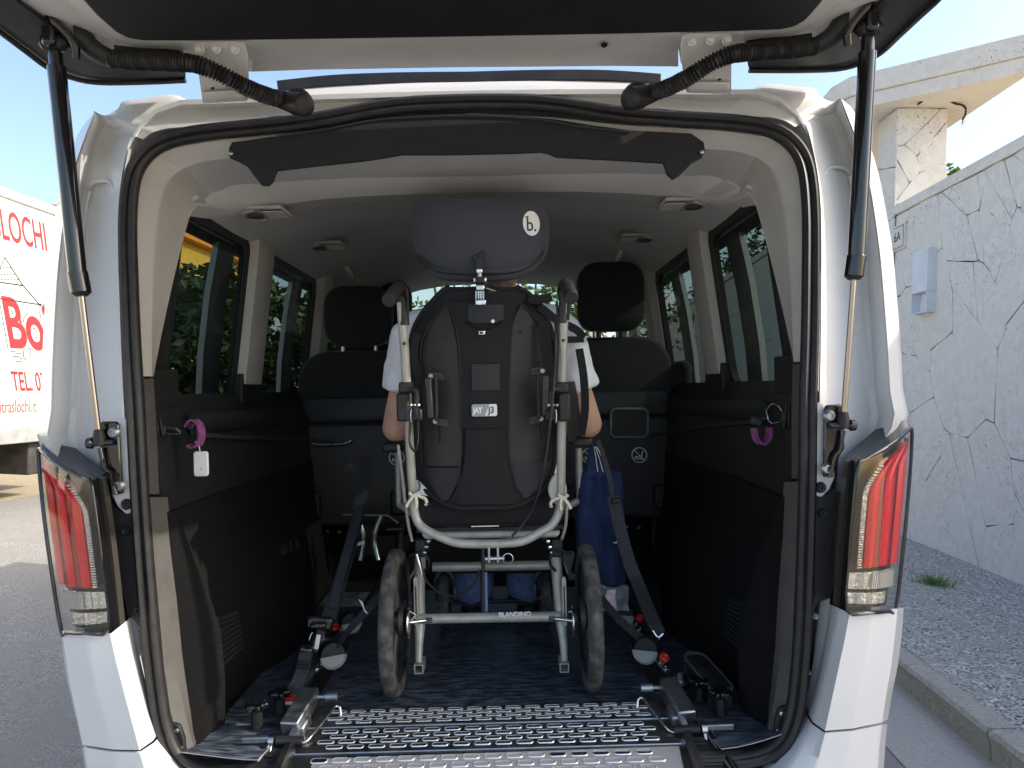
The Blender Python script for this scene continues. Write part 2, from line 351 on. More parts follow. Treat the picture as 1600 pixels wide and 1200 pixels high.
for i, (a, b) in enumerate(((1.2, 3.2), (3.204, 5.3), (5.304, 7.36))):
    sbox(MB(), WU-.045, WU+.30, a, b, 3.302, 3.40).build('coping_stone', M['stone2'], wall, bevel=.008)
pil = thing('gate_pillar', S(3.5, 7.6, .1), 'square stone-clad pillar rising from the end of the travertine wall under the canopy', 'pillar')
sbox(MB(), WU-.03, WU+.43, 7.372, 7.78, -.1, 4.398).build('mortar_core', M['mortar'], pil)
clad(pil, crazy(WU-.045, WU+.445, 3.42, 4.39, 7, 12, (1, .8)), lambda x, y, d: S(x, 7.371-d, y), .016, 5)
clad(pil, crazy(7.36, 7.78, .1, 4.39, 12, 14, (1, .5)), lambda x, y, d: S(WU-.031-d, x, y), .016, 6)
pil2 = thing('gate_pillar', S(3.5, 9.6, .1), 'farther stone-clad pillar carrying the canopy beyond the gateway', 'pillar')
sbox(MB(), WU-.03, WU+.43, 9.5, 9.9, -.1, 4.398).build('mortar_core', M['mortar'], pil2)
clad(pil2, crazy(WU-.045, WU+.445, .1, 4.39, 11, 22, (1, .8)), lambda x, y, d: S(x, 9.499-d, y), .016, 7)
clad(pil2, crazy(9.5, 9.9, .1, 4.39, 11, 24, (1, .5)), lambda x, y, d: S(WU-.031-d, x, y), .016, 8)
can = thing('entrance_canopy', S(3.6, 8, 4.4), 'thick pale stone canopy slab over the gateway, resting on the pillars', 'canopy')
poly = [(2.84, 7.46), (4.06, 6.50), (4.03, 10.4), (2.86, 10.4), (2.75, 7.72)]
MB().prism([S(u, v, 4.402) for u, v in poly], S(0, 0, .14)-S(0, 0, 0)).build('lower_band', M['stone2'], can, bevel=.006)
c0 = (3.5, 8.6)
poly2 = [(c0[0]+(u-c0[0])*1.035, c0[1]+(v-c0[1])*1.02) for u, v in poly]
MB().prism([S(u, v, 4.544) for u, v in poly2], S(0, 0, .20)-S(0, 0, 0)).build('upper_band', M['stone2'], can, bevel=.012)
sbox(MB(), 3.0, 3.22, 8.3, 8.5, 4.15, 4.40).build('corbel', M['stone2'], can, bevel=.005)
pts = [SV(x, y, 7.22) for x, y in ((1434, 163), (1443, 157), (1452, 150), (1463, 147), (1474, 149), (1484, 157), (1493, 162), (1503, 164), (1509, 170), (1508, 180), (1504, 187))]
cab = thing('loose_cable', S(*pts[0]), 'black cable hanging in a loose curve under the stone canopy', 'cable')
MB().tube([ST @ p for p in smoothpath(pts, 4)], .011, 7).build('sheath', M['rubber'], cab, 60)
e = pts[-1]
for dx, dz in ((-.02, -.05), (.015, -.045), (0, -.07), (.03, -.02)): MB().tube([ST @ e, ST @ (e+Vector((dx*.4, 0, dz*.6))), ST @ (e+Vector((dx, .01, dz)))], .003, 5).build('bare_wire', M['steel'], cab)
far = thing('stone_wall', S(WU, 13, .1), 'taller stretch of travertine wall running on beyond the gateway', 'wall')
sbox(MB(), WU, WU+.25, 9.92, 24, -.1, 3.78).build('mortar_core', M['mortar'], far)
clad(far, crazy(9.92, 24, .13, 3.77, 60, 8, (.8, .8)), lambda x, y, d: S(WU-.001-d, x, y), .018, 9)
sbox(MB(), WU-.05, WU+.30, 9.92, 24, 3.782, 3.88).build('coping_stone', M['stone2'], far, bevel=.008)
# house number and letter box
hn = thing('house_number_tile', S(3.25, 7.2, 2.9), 'cream tile with the number 6A on the stone wall', 'sign')
FU = WU-.045
a, b = SU(1393, 395, FU), SU(1414, 346, FU); v0, v1, w0, w1 = b.y, a.y, a.z, b.z
sbox(MB(), FU, WU-.012, v0, v1, w0, w1).build('tile', M['stone2'], hn, bevel=.004)
m = MB()
for q in ((v0+.02, v1-.02, w0+.02, w0+.026), (v0+.02, v1-.02, w1-.026, w1-.02), (v0+.02, v0+.026, w0+.026, w1-.026), (v1-.026, v1-.02, w0+.026, w1-.026)): sbox(m, FU-.003, FU, *q)
m.build('border_line', M['mortar'], hn)
def fit(o, r0, r1, place, shear=0):           # stretch a flat text mesh into a rectangle: place(x, y, z)
    me = o.data; xs = [v.co.x for v in me.vertices]; ys = [v.co.y for v in me.vertices]; a, b, c, d = min(xs), max(xs), min(ys), max(ys)
    for v in me.vertices:
        x = (v.co.x-a)/(b-a); y = (v.co.y-c)/(d-c)
        v.co = place(lerp(r0[0], r1[0], x)-shear*(lerp(r0[1], r1[1], y)-r0[1]), lerp(r0[1], r1[1], y), v.co.z)
    return o
I4 = Matrix.Identity(4)
# seen from the road: reading direction runs towards -v on this wall
fit(text('lettering', '6A', .2, M['mortar'], I4, hn), (-(v1-.05), w0+.09), (-(v0+.08), w1-.07), lambda x, y, z: S(FU-.002-z, -x, y))
lb = thing('letter_box', S(3.2, 6.8, 2.3), 'narrow pale grey metal letter box with open bottom fixed to the stone wall', 'letter box')
a, b = SU(1423, 492, WU-.11), SU(1450, 386, WU-.11); v0, v1, w0, w1 = b.y, a.y, a.z, b.z
g = mk('letter_box_paint', (.66, .69, .73), .45, col2=(.60, .63, .67), nscale=8)
sbox(MB(), WU-.11, WU-.022, v0, v1, w0+.19, w1).build('body', g, lb, bevel=.003)
m = MB(); sbox(m, WU-.11, WU-.022, v0, v0+.012, w0, w0+.188); sbox(m, WU-.11, WU-.022, v1-.012, v1, w0, w0+.188); sbox(m, WU-.11, WU-.022, v0+.0125, v1-.0125, w0, w0+.01); sbox(m, WU-.034, WU-.022, v0+.0125, v1-.0125, w0+.011, w0+.188)
m.build('newspaper_tray', g, lb)
sbox(MB(), WU-.113, WU-.1105, v0+.015, v1-.015, w1-.045, w1-.02).build('flap', g, lb)
# ------------------------------------------------------------------ plants
def leafmat(name, a, b, tr=.25):
    m = mk(name, a, .55, col2=b, nscale=2.5); n = m.node_tree.nodes; l = m.node_tree.links; p = n['Principled BSDF']
    t = n.new('ShaderNodeBsdfTranslucent'); t.inputs[0].default_value = (a[0]*1.6, a[1]*1.7, a[2]*.8, 1); mx = n.new('ShaderNodeMixShader'); mx.inputs[0].default_value = tr
    l.new(p.outputs[0], mx.inputs[1]); l.new(t.outputs[0], mx.inputs[2]); l.new(mx.outputs[0], n['Material Output'].inputs[0]); return m
M['leaf'] = leafmat('green_leaves', (.065, .12, .02), (.14, .19, .035)); M['leafd'] = leafmat('dark_leaves', (.025, .05, .014), (.05, .085, .02), .12)
M['bark'] = mk('bark', (.09, .07, .05), .9, col2=(.15, .12, .09), nscale=20, bump=.6, bscale=30)
M['flower'] = mk('pink_flowers', (.62, .25, .40), .7, col2=(.70, .42, .52), nscale=20)
def tree(label, u, v, h, rad, mat, n=2600, seed=1, leaf=.10, low=.3, cat='tree', group=None, flowers=0, name='leafy_tree'):
    rnd = random.Random(seed); base = Vector((u, v, -.02)); t = thing(name, S(*base), label, cat, group)
    m = MB(); top = Vector((u+rnd.uniform(-.2, .2), v, h*.75))
    m.tube([ST @ (base+(top-base)*k+Vector((.08*math.sin(k*5+seed), .06*math.cos(k*4), 0))) for k in (0, .2, .4, .6, .8, 1)], [.11, .09, .075, .06, .04, .015], 8)
    cl = []
    for k in range(26):
        a = rnd.uniform(0, 6.28); z = rnd.uniform(low, .93); rr = rad*math.sqrt(max(.05, 1-((z-(.5+low/2))/(.62-low/2))**2))*rnd.uniform(.35, 1)
        c = Vector((u+math.cos(a)*rr, v+math.sin(a)*rr, h*z)); cl.append((c, rad*rnd.uniform(.22, .42)))
        if k < 9: q = base+(top-base)*min(.95, z*.8); m.tube([ST @ q, ST @ (q.lerp(c, .5)+Vector((0, 0, .08))), ST @ c], [.03, .02, .008], 5)
    m.build('trunk', M['bark'], t, 60)
    L = MB(); F = MB()
    for k in range(n):
        c, r = cl[rnd.randrange(len(cl))]; d = Vector((rnd.gauss(0, 1), rnd.gauss(0, 1), rnd.gauss(0, .85))).normalized()*r*rnd.uniform(.55, 1.06)
        p = c+d
        if p.z < .05: p.z = .05+rnd.random()*.2
        x = Vector((rnd.gauss(0, 1), rnd.gauss(0, 1), rnd.gauss(0, .6))).normalized(); y = x.cross(Vector((rnd.gauss(0, 1), rnd.gauss(0, 1), rnd.gauss(0, 1)))).normalized(); s = leaf*rnd.uniform(.6, 1.25)
        (F if rnd.random() < flowers else L).add([ST @ (p-x*s), ST @ (p-y*s*.45), ST @ (p+x*s), ST @ (p+y*s*.45)], [(0, 1, 2, 3)])
    if L.v: L.build('crown', mat, t)
    if F.v: F.build('blossom', M['flower'], t)
    return t
tree('bushy tree with dark foliage beside the road, seen through the left side window', -6.9, 13.6, 3.9, 1.2, M['leafd'], 4200, 2, leaf=.13, low=.12)
tree('dark shrubby tree left of the road, seen through the sliding door window', -5.0, 14.6, 3.6, 1.3, M['leafd'], 4200, 3, leaf=.13, low=.08)
tree('low dark bush between the lorry and the tree row', -5.75, 12.0, 2.9, 1.0, M['leafd'], 3600, 31, leaf=.12, low=.06, cat='bush', name='dark_bush')
tree('dark clipped bush beside the roadside at the sliding door window', -4.2, 12.6, 3.0, .95, M['leafd'], 3600, 32, leaf=.12, low=.06, cat='bush', name='dark_bush')
tree('round dark tree right beside the yellow building', -8.9, 15.2, 4.0, 1.2, M['leafd'], 2200, 4)
tree('tall sunlit hedge tree in front of the windscreen', -2.6, 15.5, 5.2, 1.8, M['leaf'], 3200, 5, low=.08)
tree('second sunlit tree standing ahead of the bonnet', -.7, 17.5, 5.8, 1.9, M['leaf'], 3000, 6, low=.08)
tree('flowering shrub with pink blossom ahead of the van beside the wall', 1.3, 15.0, 5.0, 1.5, M['leaf'], 3200, 7, low=.08, cat='shrub', flowers=.35, name='flowering_shrub')
tree('tree showing its crown just over the stone wall coping beside the pillar', 6.25, 12.2, 5.55, 1.0, M['leaf'], 2600, 8, leaf=.07, low=.45)
for i, (u, v, h) in enumerate(((4.9, 14.5, 6.3), (5.6, 18, 7.2), (5.0, 21.5, 6.6))):
    tree('dark tree rising behind the taller stone wall', u, v, h, 1.5, M['leafd'], 2200, 20+i, low=.35, group='trees behind the taller wall')
gr = MB(); c = SW(1458, 912, .14); rnd = random.Random(4)
for k in range(190):
    a = rnd.uniform(0, 6.28); r = abs(rnd.gauss(0, .045)); p = c+Vector((math.cos(a)*r*1.5, math.sin(a)*r, -.005)); l_ = rnd.uniform(.04, .11); d = Vector((math.cos(a)*.6+rnd.gauss(0, .3), math.sin(a)*.6+rnd.gauss(0, .3), 1)).normalized(); s = Vector((-d.y, d.x, 0)).normalized()*.003
    gr.add([ST @ (p-s), ST @ (p+s), ST @ (p+d*l_*.6+s*.7), ST @ (p+d*l_+Vector((d.x, d.y, 0))*.02), ST @ (p+d*l_*.6-s*.7)], [(0, 1, 2, 3, 4)])
tag(gr.build('grass_tuft', leafmat('grass_blades', (.13, .24, .05), (.20, .30, .08))), kind='stuff'); tag(bpy.data.objects['grass_tuft'], 'small green grass tuft growing through the rough pavement', 'grass')
# ------------------------------------------------------------------ yellow building far left
M['yellow'] = mk('yellow_render', (.72, .46, .07), .85, col2=(.62, .40, .06), nscale=3); M['orange'] = mk('orange_fascia', (.78, .30, .03), .7)
yb = thing('yellow_building', S(-14, 22, 0), 'yellow rendered building with an orange fascia behind the trees', 'building')
sbox(MB(), -24, -11.5, 20, 26, -.05, 5.6).build('wall', M['yellow'], yb)
sbox(MB(), -24.3, -11.2, 19.7, 26.3, 5.6, 6.3).build('fascia', M['orange'], yb)
for k in range(4):
    u0 = -23+k*2.8
    fw = sbox(MB(), u0, u0+1.3, 19.93, 19.999, 1.3, 3.0).build('window', M['render'], yb); sbox(MB(), u0+.08, u0+1.22, 19.915, 19.929, 1.38, 2.92).build('pane', M['gloss'], fw)
# ------------------------------------------------------------------ removal lorry
M['lorry'] = mk('cream_box_panel', (.80, .78, .70), .5, col2=(.76, .74, .66), nscale=2, coat=.2); M['rail'] = mk('lorry_alu_rail', (.52, .52, .50), .5, .4, col2=(.42, .42, .40), nscale=12)
M['lred'] = mk('red_lettering', (.66, .035, .04), .5); M['lbrown'] = mk('dark_red_lettering', (.36, .07, .06), .5); M['dark'] = mk('dark_chassis', (.035, .03, .028), .7, col2=(.07, .06, .05), nscale=10)
TU = -5.6
lo = thing('removal_lorry', S(-6.8, 5, 0), 'cream box lorry with red removal lettering parked across the street', 'lorry')
bt, bb = SU(30, 318, TU).z, SU(30, 670, TU).z
sbox(MB(), TU-2.35, TU, 1.6, 8.25, bb, bt).build('cargo_box', M['lorry'], lo, bevel=.01)
sbox(MB(), TU-2.37, TU+.012, 1.58, 8.27, bt+.001, bt+.11).build('roof_rail', M['rail'], lo, bevel=.015)
sbox(MB(), TU-2.36, TU+.01, 1.59, 8.26, bb-.15, bb-.001).build('lower_rail', M['rail'], lo, bevel=.01)
for u0 in (TU-.75, TU-1.75): sbox(MB(), u0, u0+.1, -.4, 8.1, bb-.40, bb-.152).build('chassis_rail', M['dark'], lo)
sbox(MB(), TU-.85, TU-.2, 5.6, 6.5, bb-.48, bb-.16).build('battery_box', M['dark'], lo, bevel=.02)
sbox(MB(), TU-.60, TU-.1, 7.3, 7.75, bb-.52, bb-.16).build('tool_box', M['dark'], lo, bevel=.02)
for v in (.25, 5.0):
    for u0 in (TU-.30, TU-1.95):
        wh = MB().lathe([(.20, 0), (.36, .01), (.40, .05), (.40, .22), (.36, .27), (.2, .28)], S(u0, v, .40), S(1, 0, 0)-S(0, 0, 0), 28).build('wheel', M['rubber'], lo, 40)
        MB().lathe([(.03, .27), (.10, .285), (.19, .262)], S(u0, v, .40), S(1, 0, 0)-S(0, 0, 0), 20).build('rim', M['rail'], wh, 40)
cb = MB(); prof = [(9.85-v, w_) for v, w_ in ((8.5, .55), (10.55, .55), (10.6, 1.35), (10.15, 2.3), (9.9, 2.45), (8.5, 2.5))]
cb.prism([S(TU-2.2, v, w_) for v, w_ in prof], S(2.05, 0, 0)-S(0, 0, 0)); cab_ = cb.build('cab', M['lorry'], lo, bevel=.05)
MB().prism([S(TU-.148, v, w_) for v, w_ in ((.85, 1.45), (-.45, 1.45), (-.15, 2.2), (.85, 2.25))], S(.006, 0, 0)-S(0, 0, 0)).build('side_window', M['gloss'], cab_)
def lorry_text(body, mat, px0, pyb, px1, pyt, d=.004, off=0, shear=.22, name='lettering'):
    a, b = SU(px0, pyb, TU), SU(px1, pyt, TU)
    return fit(text(name, body, 1, mat, I4, lo, extrude=.0005, offset=off), (a.y, a.z), (b.y, b.z), lambda x, y, z: S(TU+d+z, x, y), shear)
# the words are fitted where they stand on the lorry's side
def rect_text(body, mat, v0, v1, w0, w1, d=.004, off=0, shear=.25, name='lettering'):
    return fit(text(name, body, 1, mat, I4, lo, extrude=.0005, offset=off), (v0, w0), (v1, w1), lambda x, y, z: S(TU+d+z, x, y), shear)
a, b = SU(74, 395, TU), SU(62, 346, TU)
rect_text('TRASLOCHI', M['lred'], a.y-1.13, a.y, a.z+.01, SU(72, 349, TU).z, off=.01)
t0 = SU(22, 611, TU); t1 = SU(62, 583, TU)
rect_text('TEL. 07', M['lred'], t0.y-.015, t0.y+.47, t0.z, t0.z+.205, off=.012)
t0 = SU(57, 642, TU); rect_text('boitraslochi.it', M['lbrown'], t0.y-.62, t0.y, t0.z-.01, t0.z+.12, shear=.08)
b0 = SU(18, 545, TU)
for k, (mt, g, d, of) in enumerate(((M['ink'], .026, .002, .085), (M['lorry'], .019, .003, .072), (M['lred'], 0, .004, .026))):
    rect_text('Boi', mt, b0.y-.02-g, b0.y+.60+g, b0.z-g, b0.z+.52+g, d, shear=.30, off=of)
def line(pp, r=.006): MB().tube([ST @ (SU(x, y, TU)+Vector((.003, 0, 0))) for x, y in pp], r, 5).build('drawn_line', M['ink'], lo)
line(((-8, 440), (7, 402), (35, 445), (70, 486))); line(((0, 441), (36, 446))); line(((-5, 466), (30, 471), (70, 477)))
for j, y in enumerate((417, 428, 436)):
    for k in range(3+2*j): x = 7-3-4*j+k*5; line(((x, y), (x+1.5, y+1.5), (x+3, y)), .004)
for k in range(5): line(((16+2*k, 549+4*k), (33+k, 548+4*k)), .004)
line([(42+6*math.cos(t*.5), 553+10*math.sin(t*.5)) for t in range(14)], .004)
# ================================================================== the van
van = thing('white_van', (VX, 2.2, 0), 'white passenger van with its tailgate open and a wheelchair inside', 'van')
def both(name, mb, mat, parent=van, **k):
    dx = k.pop('dx', 0); a = mb.build(name, mat, parent, **k); b = mb.mirrored(dx).build(name, mat, parent, **k); return a, b
def prow(y, xs, offs): return [PR(x, y, o) for x, o in zip(xs, offs)]
# ---- seal path (left half, from the roof's middle down to the sill), then mirrored
sealL = [(723,160),(650,163),(590,170),(540,180),(490,189),(440,195),(380,201),(320,207),(270,217),(236,234),(213,262),(203,300),(200,360),(202,440),(206,540),(212,640),(218,760),(226,880),(236,1000),(248,1100),(259,1150),(278,1186),(312,1206),(380,1214)]
sl_ = [PR(x, y, .02) for x, y in sealL]
sl_[0].x = VX
half = smoothpath(sl_, 4)
zb = half[-1].z
loop = half + [Vector((lerp(half[-1].x, VX, t), half[-1].y, zb)) for t in (.35, .7)]
loop = loop + [mir(p) for p in reversed(loop[1:])]
prof = [(-.020,0),(-.018,.010),(-.011,.014),(-.004,.011),(-.001,.006),(.002,.011),(.010,.016),(.017,.011),(.020,0),(.016,-.012),(-.016,-.012)]
MB().sweep(loop, prof, Vector((0, -1, 0)), closed=True).build('door_seal', M['rubber'], van, 50)
# ---- white tailgate jamb, left then right: silhouette, ridge, channel, seal edge
J = [prow(795, (150, 160, 182, 192, 214), (.09, .06, .085, .06, .034))]
for y, a, b, c, d, e in ((700, 64, 80, 110, 124, 198), (640, 64, 80, 110, 122, 194), (560, 66, 82, 112, 122, 190), (480, 70, 86, 114, 124, 187), (420, 74, 90, 116, 128, 185), (350, 84, 98, 122, 136, 184),
                         (300, 93, 106, 129, 146, 187), (255, 105, 118, 138, 158, 194), (215, 119, 132, 150, 172, 205)):
    J.append(prow(y, (a, b, c, d, e), (.09, .012, .10, .105, .035)))
J.append([PR(136, 188, .09), PR(147, 176, .03), PR(163, 196, .085), PR(185, 200, .08), PR(222, 217, .035)])
rows = [[lerp(r[i], r[i+1], t) for i in range(4) for t in (0, .25, .5, .75)]+[r[4]] for r in J]
rows = list(map(list, zip(*[smoothpath([r[i] for r in rows], 3) for i in range(len(rows[0]))])))
both('rear_pillar', MB().slab(rows, (0, .006, 0)), M['paint'], smooth=60)
# roof header above the seal
T = []
for ox, oy, sx, sy in ((147,168,222,217),(163,180,236,208),(184,170,250,203),(192,158,265,200),(225,153,290,198),(262,148,315,194),(282,151,335,192),(298,160,350,190),(325,165,372,188),(352,164,395,186),(385,163,415,184),(408,155,430,181),(430,138,450,180),(480,132,500,175),(560,128,570,164),(640,126,640,151),(723,125,723,147)):
    o = PR(ox, oy, .07); s_ = PR(sx, sy, .035)
    T.append([o+Vector((0, .05, -.012)), o, lerp(o, s_, .33)+Vector((0, -.012, 0)), lerp(o, s_, .66)+Vector((0, -.006, 0)), s_])
T[-1] = [Vector((VX, p.y, p.z)) for p in T[-1]]
T[0] = [J[-1][0]+Vector((0, .03, 0)), J[-1][1]+Vector((0, -.002, .004)), J[-1][2]+Vector((0, -.004, -.002)), J[-1][3]+Vector((0, -.004, -.004)), J[-1][4]]
cols = list(zip(*[smoothpath([r[i] for r in T], 3) for i in range(5)]))
full = [list(c) for c in cols]; full += [[mir(p) for p in c] for c in reversed(full[:-1])]
MB().slab(full, (0, .006, 0)).build('roof_header', M['paint_in'], van, 50)
# black rubber strip on the roof edge
st = smoothpath([PR(434, 135, .055), PR(520, 126, .055), PR(620, 122, .055), Vector((VX, PR(723, 121, .055).y, PR(723, 121, .055).z))], 4)
st = st + [mir(p) for p in reversed(st[:-1])]
MB().sweep(st, [(-.013,-.006),(.013,-.006),(.013,.006),(-.013,.006)], Vector((0, -1, 0))).build('roof_edge_strip', M['rubber'], van, bevel=.002)
# stamped beads in the jamb
for pp in (((126,430),(168,425),(172,470),(168,540),(150,548),(128,546)), ((138,296),(150,285),(170,284),(180,296)), ((128,400),(134,330),(140,300))):
    both('pressed_bead', MB().tube(smoothpath([PR(x, y, .103 if x < 140 else interp(x, [124, 190], [.104, .045])) for x, y in pp], 4), .0045, 8), M['paint'], smooth=60)
# outer body side, roof and front
def side_x(z): return interp(z, [.3, .8, 1.2, 1.5, 1.75, 1.95, 2.06, 2.1], [.93, .955, .957, .938, .905, .86, .80, .72])
zz = [.32, .5, .65, .8, .95, 1.1, 1.22, 1.34]
YS = [.12, .2, .4, 1, 2, 3, 3.4]
both('body_side', MB().slab([[Vector((VX-side_x(z), y, z)) for y in YS] for z in zz], (.02, 0, 0)), M['paint'], smooth=40)
zt = [1.87, 1.93, 1.99, 2.04, 2.075, 2.095]
roof = [[Vector((VX-side_x(z)+(.02 if z > 2.09 else 0), y, z-(.0 if y < 2.4 else (y-2.4)*.05))) for y in (.18, .4, 1, 2, 2.6, 3.1)] for z in zt]
rw = roof + [[Vector((VX-x, y, 2.105-.012*(x/.7)**2-(.0 if y < 2.4 else (y-2.4)*.05))) for y in (.18, .4, 1, 2, 2.6, 3.1)] for x in (.6, .4, .2, 0)]
full = rw + [[mir(p) for p in r] for r in reversed(rw[:-1])]
MB().slab(full, (0, 0, -.012)).build('roof', M['paint'], van, 40)
# ---- side windows, pillars (window bays in y)
def wx(z, inn=0): return VX-interp(z, [1.3, 1.86], [.835, .765])+inn      # left glass plane
bays = [(.30, .74), (.95, 1.56), (1.78, 2.75)]
for k, (y0, y1) in enumerate(bays):
    rect = [(y0, 1.365), (y1, 1.365), (y1, 1.845), (y0, 1.845)]
    def ringpts(g, x_in, rad=.05):
        w_, h_ = y1-y0+2*g, .48+2*g
        return [Vector((wx(1.605+b, x_in), (y0+y1)/2+a, 1.605+b)) for a, b in rrect(w_, h_, rad+g*.5, 5)]
    for sgn in (0, 1):
        A, B, Cc, D = ringpts(.032, .014), ringpts(0, .010), ringpts(0, -.01), ringpts(.035, -.012)
        mf = MB().rings([A, B, Cc, D], False, closed=True)
        mg = MB().add([Vector((p.x+.006, p.y, p.z)) for p in ringpts(.01, 0)], [tuple(range(24))])
        if sgn: mf, mg = mf.mirrored(), mg.mirrored()
        wf = mf.build('side_window', M['plastic'], van, 40); mg.build('pane', M['tint'], wf)
# pillar and waist structure between the bays (outer skin plus inner trim)
for y0, y1, nm in ((.775, .915, 'c_pillar'), (1.595, 1.745, 'b_pillar'), (2.785, 3.3, 'a_pillar')):
    both('outer_pillar', MB().slab([[Vector((VX-side_x(z), y, z)) for y in (y0, y1)] for z in (1.345, 1.5, 1.7, 1.87)], (.02, 0, 0)), M['paint'])
both('outer_pillar', MB().slab([[Vector((VX-side_x(z), y, z)) for y in (.10+rear(z), .2, .266)] for z in (1.345, 1.5, 1.7, 1.87)], (.02, 0, 0)), M['paint'])
def inner_pillar(y0, y1, zb_, zt_, bulge=.03):
    rows = []
    for k in range(9):
        z = lerp(zb_, zt_, k/8); x = wx(z, .03)
        rows.append([Vector((x-.012, y0-.0, z)), Vector((x+bulge*.6, y0+.012, z)), Vector((x+bulge, lerp(y0, y1, .3), z)), Vector((x+bulge, lerp(y0, y1, .75), z)), Vector((x+bulge*.5, y1-.012, z)), Vector((x-.012, y1, z))])
    return MB().slab(rows, (-.006, 0, 0))
both('pillar_trim', inner_pillar(.768, .952, 1.40, 1.90, .014), M['trim'], smooth=45)
both('pillar_trim', inner_pillar(1.60, 1.74, 1.40, 1.90, .03), M['trim'], smooth=45)
for y0, y1 in ((.16, .31), (.76, .96), (1.59, 1.75)): both('pillar_base', MB().box((VX-.812, (y0+y1)/2, 1.385), (.05, y1-y0, .10)), M['plastic'], bevel=.004)
# ---- D-pillar trim (light grey, lit edge and shaded inner face) from the seal to the headliner
outer = [(219,588),(216,520),(214,460),(213,400),(212,350),(214,300),(222,268),(243,244),(275,230),(320,222),(357,217),(420,211),(500,204),(600,190),(723,178)]
mid   = [(237,588),(237,520),(238,460),(240,400),(245,345),(254,300),(268,277),(288,262),(312,253),(340,249),(365,247),(420,246),(500,244),(600,240),(723,238)]
inner = [(240,588),(253,520),(266,460),(280,400),(296,340),(306,325),(316,316),(330,306),(348,298),(370,292),(400,288),(440,284),(510,280),(600,277),(723,276)]
R3 = []
for i, (a, b, c) in enumerate(zip(outer, mid, inner)):
    R3.append([PR(*a, .035), PR(*b, .075), PR(*c, interp(i, [0, 4, 9, 14], [.14, .20, .26, .26]))])
R3[-1] = [Vector((VX, p.y, p.z)) for p in R3[-1]]
cut = 5
side = [[r[0], lerp(r[0], r[1], .5), lerp(r[0], r[1], .93), r[1], lerp(r[1], r[2], .08), lerp(r[1], r[2], .5)+Vector((-.004, 0, 0)), r[2]] for r in R3]
dp = list(zip(*[smoothpath([r[i] for r in side[:cut+3]], 3) for i in range(7)]))
both('rear_pillar_trim', MB().slab([list(r) for r in dp], (-.004, .004, .002)), M['trim'], smooth=40)
hd = list(zip(*[smoothpath([r[i]+(Vector((0, .002, .0)) if 1 else 0) for r in side[cut+2:]], 3) for i in range(7)]))
hd = [list(r) for r in hd]; hd += [[mir(p) for p in r] for r in reversed(hd[:-1])]
MB().slab([r[:4] for r in hd], (0, .004, .004)).build('header_trim', M['trim'], van, 40)
MB().slab([r[3:] for r in hd], (0, .004, .004)).build('headliner_edge', M['headliner'], van, 40)
# ---- headliner: from the header to the windscreen
def ceil_row(y, base=None):
    zc = interp(y, [.36, .55, .8, 1.3, 2.2, 2.9], [1.90, 1.955, 1.985, 1.995, 2.01, 2.03]); ze = interp(y, [.36, .6, 1, 2.9], [1.872, 1.872, 1.878, 1.875])
    return [Vector((VX-x, y, lerp(zc, ze, max(0, (x/.735))**3.4)+.008*math.exp(-((y-1.15)/.05)**2)*(x < .6)+.007*math.exp(-((y-.72)/.05)**2)*(x < .6))) for x in (.755, .72, .68, .62, .55, .45, .3, .15, 0)]
edge = [r[2] for r in R3[4:]]
first = [Vector((edge[min(10, i)].x, edge[min(10, i)].y-.003, edge[min(10, i)].z+.003)) for i in (0, 1, 2, 4, 6, 7, 8, 9, 10)]
rowsC = [first]+[ceil_row(y) for y in (.45, .5, .55, .6, .65, .69, .72, .75, .8, .9, 1.0, 1.06, 1.1, 1.15, 1.2, 1.26, 1.4, 1.6, 1.9, 2.2, 2.5, 2.75, 2.95)]
rowsC = [r+[mir(p) for p in reversed(r[:-1])] for r in rowsC]
MB().slab(rowsC, (0, 0, .008)).build('headliner', M['headliner'], van, 50)
# rail above the windows
for y0, y1 in ((.30, 2.9),):
    both('cant_rail_trim', MB().slab([[Vector((VX-x, y, z)) for y in (y0, .7, 1.2, 2, y1)] for x, z in ((.72, 1.885), (.752, 1.872), (.772, 1.855), (.80, 1.852))], (-.004, 0, .01)), M['headliner'], smooth=50)
# ---- lower side lining
def lining(z): return interp(z, [.55, .7, 1.0, 1.25, 1.34, 1.37], [.70, .71, .745, .76, .79, .80])
both('upper_side_lining', MB().slab([[Vector((VX-lining(z)+(.02*math.exp(-((y-1.0)/.35)**2) if z < 1.3 else 0), y, z)) for y in (.13, .3, .5, .8, 1.1, 1.5, 2.2, 2.9)] for z in (1.09, 1.13, 1.18, 1.25, 1.30, 1.335, 1.365, 1.372)], (-.012, 0, 0)), M['plastic'], smooth=45)
both('armrest_ledge', MB().sweep(smoothpath([(VX-.752, .3, 1.295), (VX-.745, .6, 1.29), (VX-.74, 1.0, 1.285), (VX-.75, 1.3, 1.29)], 3), circ(.02, 8, .5, 1.4), Vector((0, 0, 1))), M['plastic'], smooth=60)
def arch(y, z):       # inner wheel housing swelling at the bottom
    b = .11*math.exp(-((y-.78)/.28)**2)*max(0, min(1, (1.0-z)/.25)); return b
both('carpet_lining', MB().slab([[Vector((VX-lining(z)+.012+arch(y, z), y, z)) for y in (.10, .16, .22, .3, .4, .5, .6, .75, .9, 1.05, 1.2, 1.5, 2, 2.9)] for z in (.555, .62, .7, .78, .86, .92, .97, 1.02, 1.06, 1.089)], (-.012, 0, 0)), M['carpet'], smooth=45)
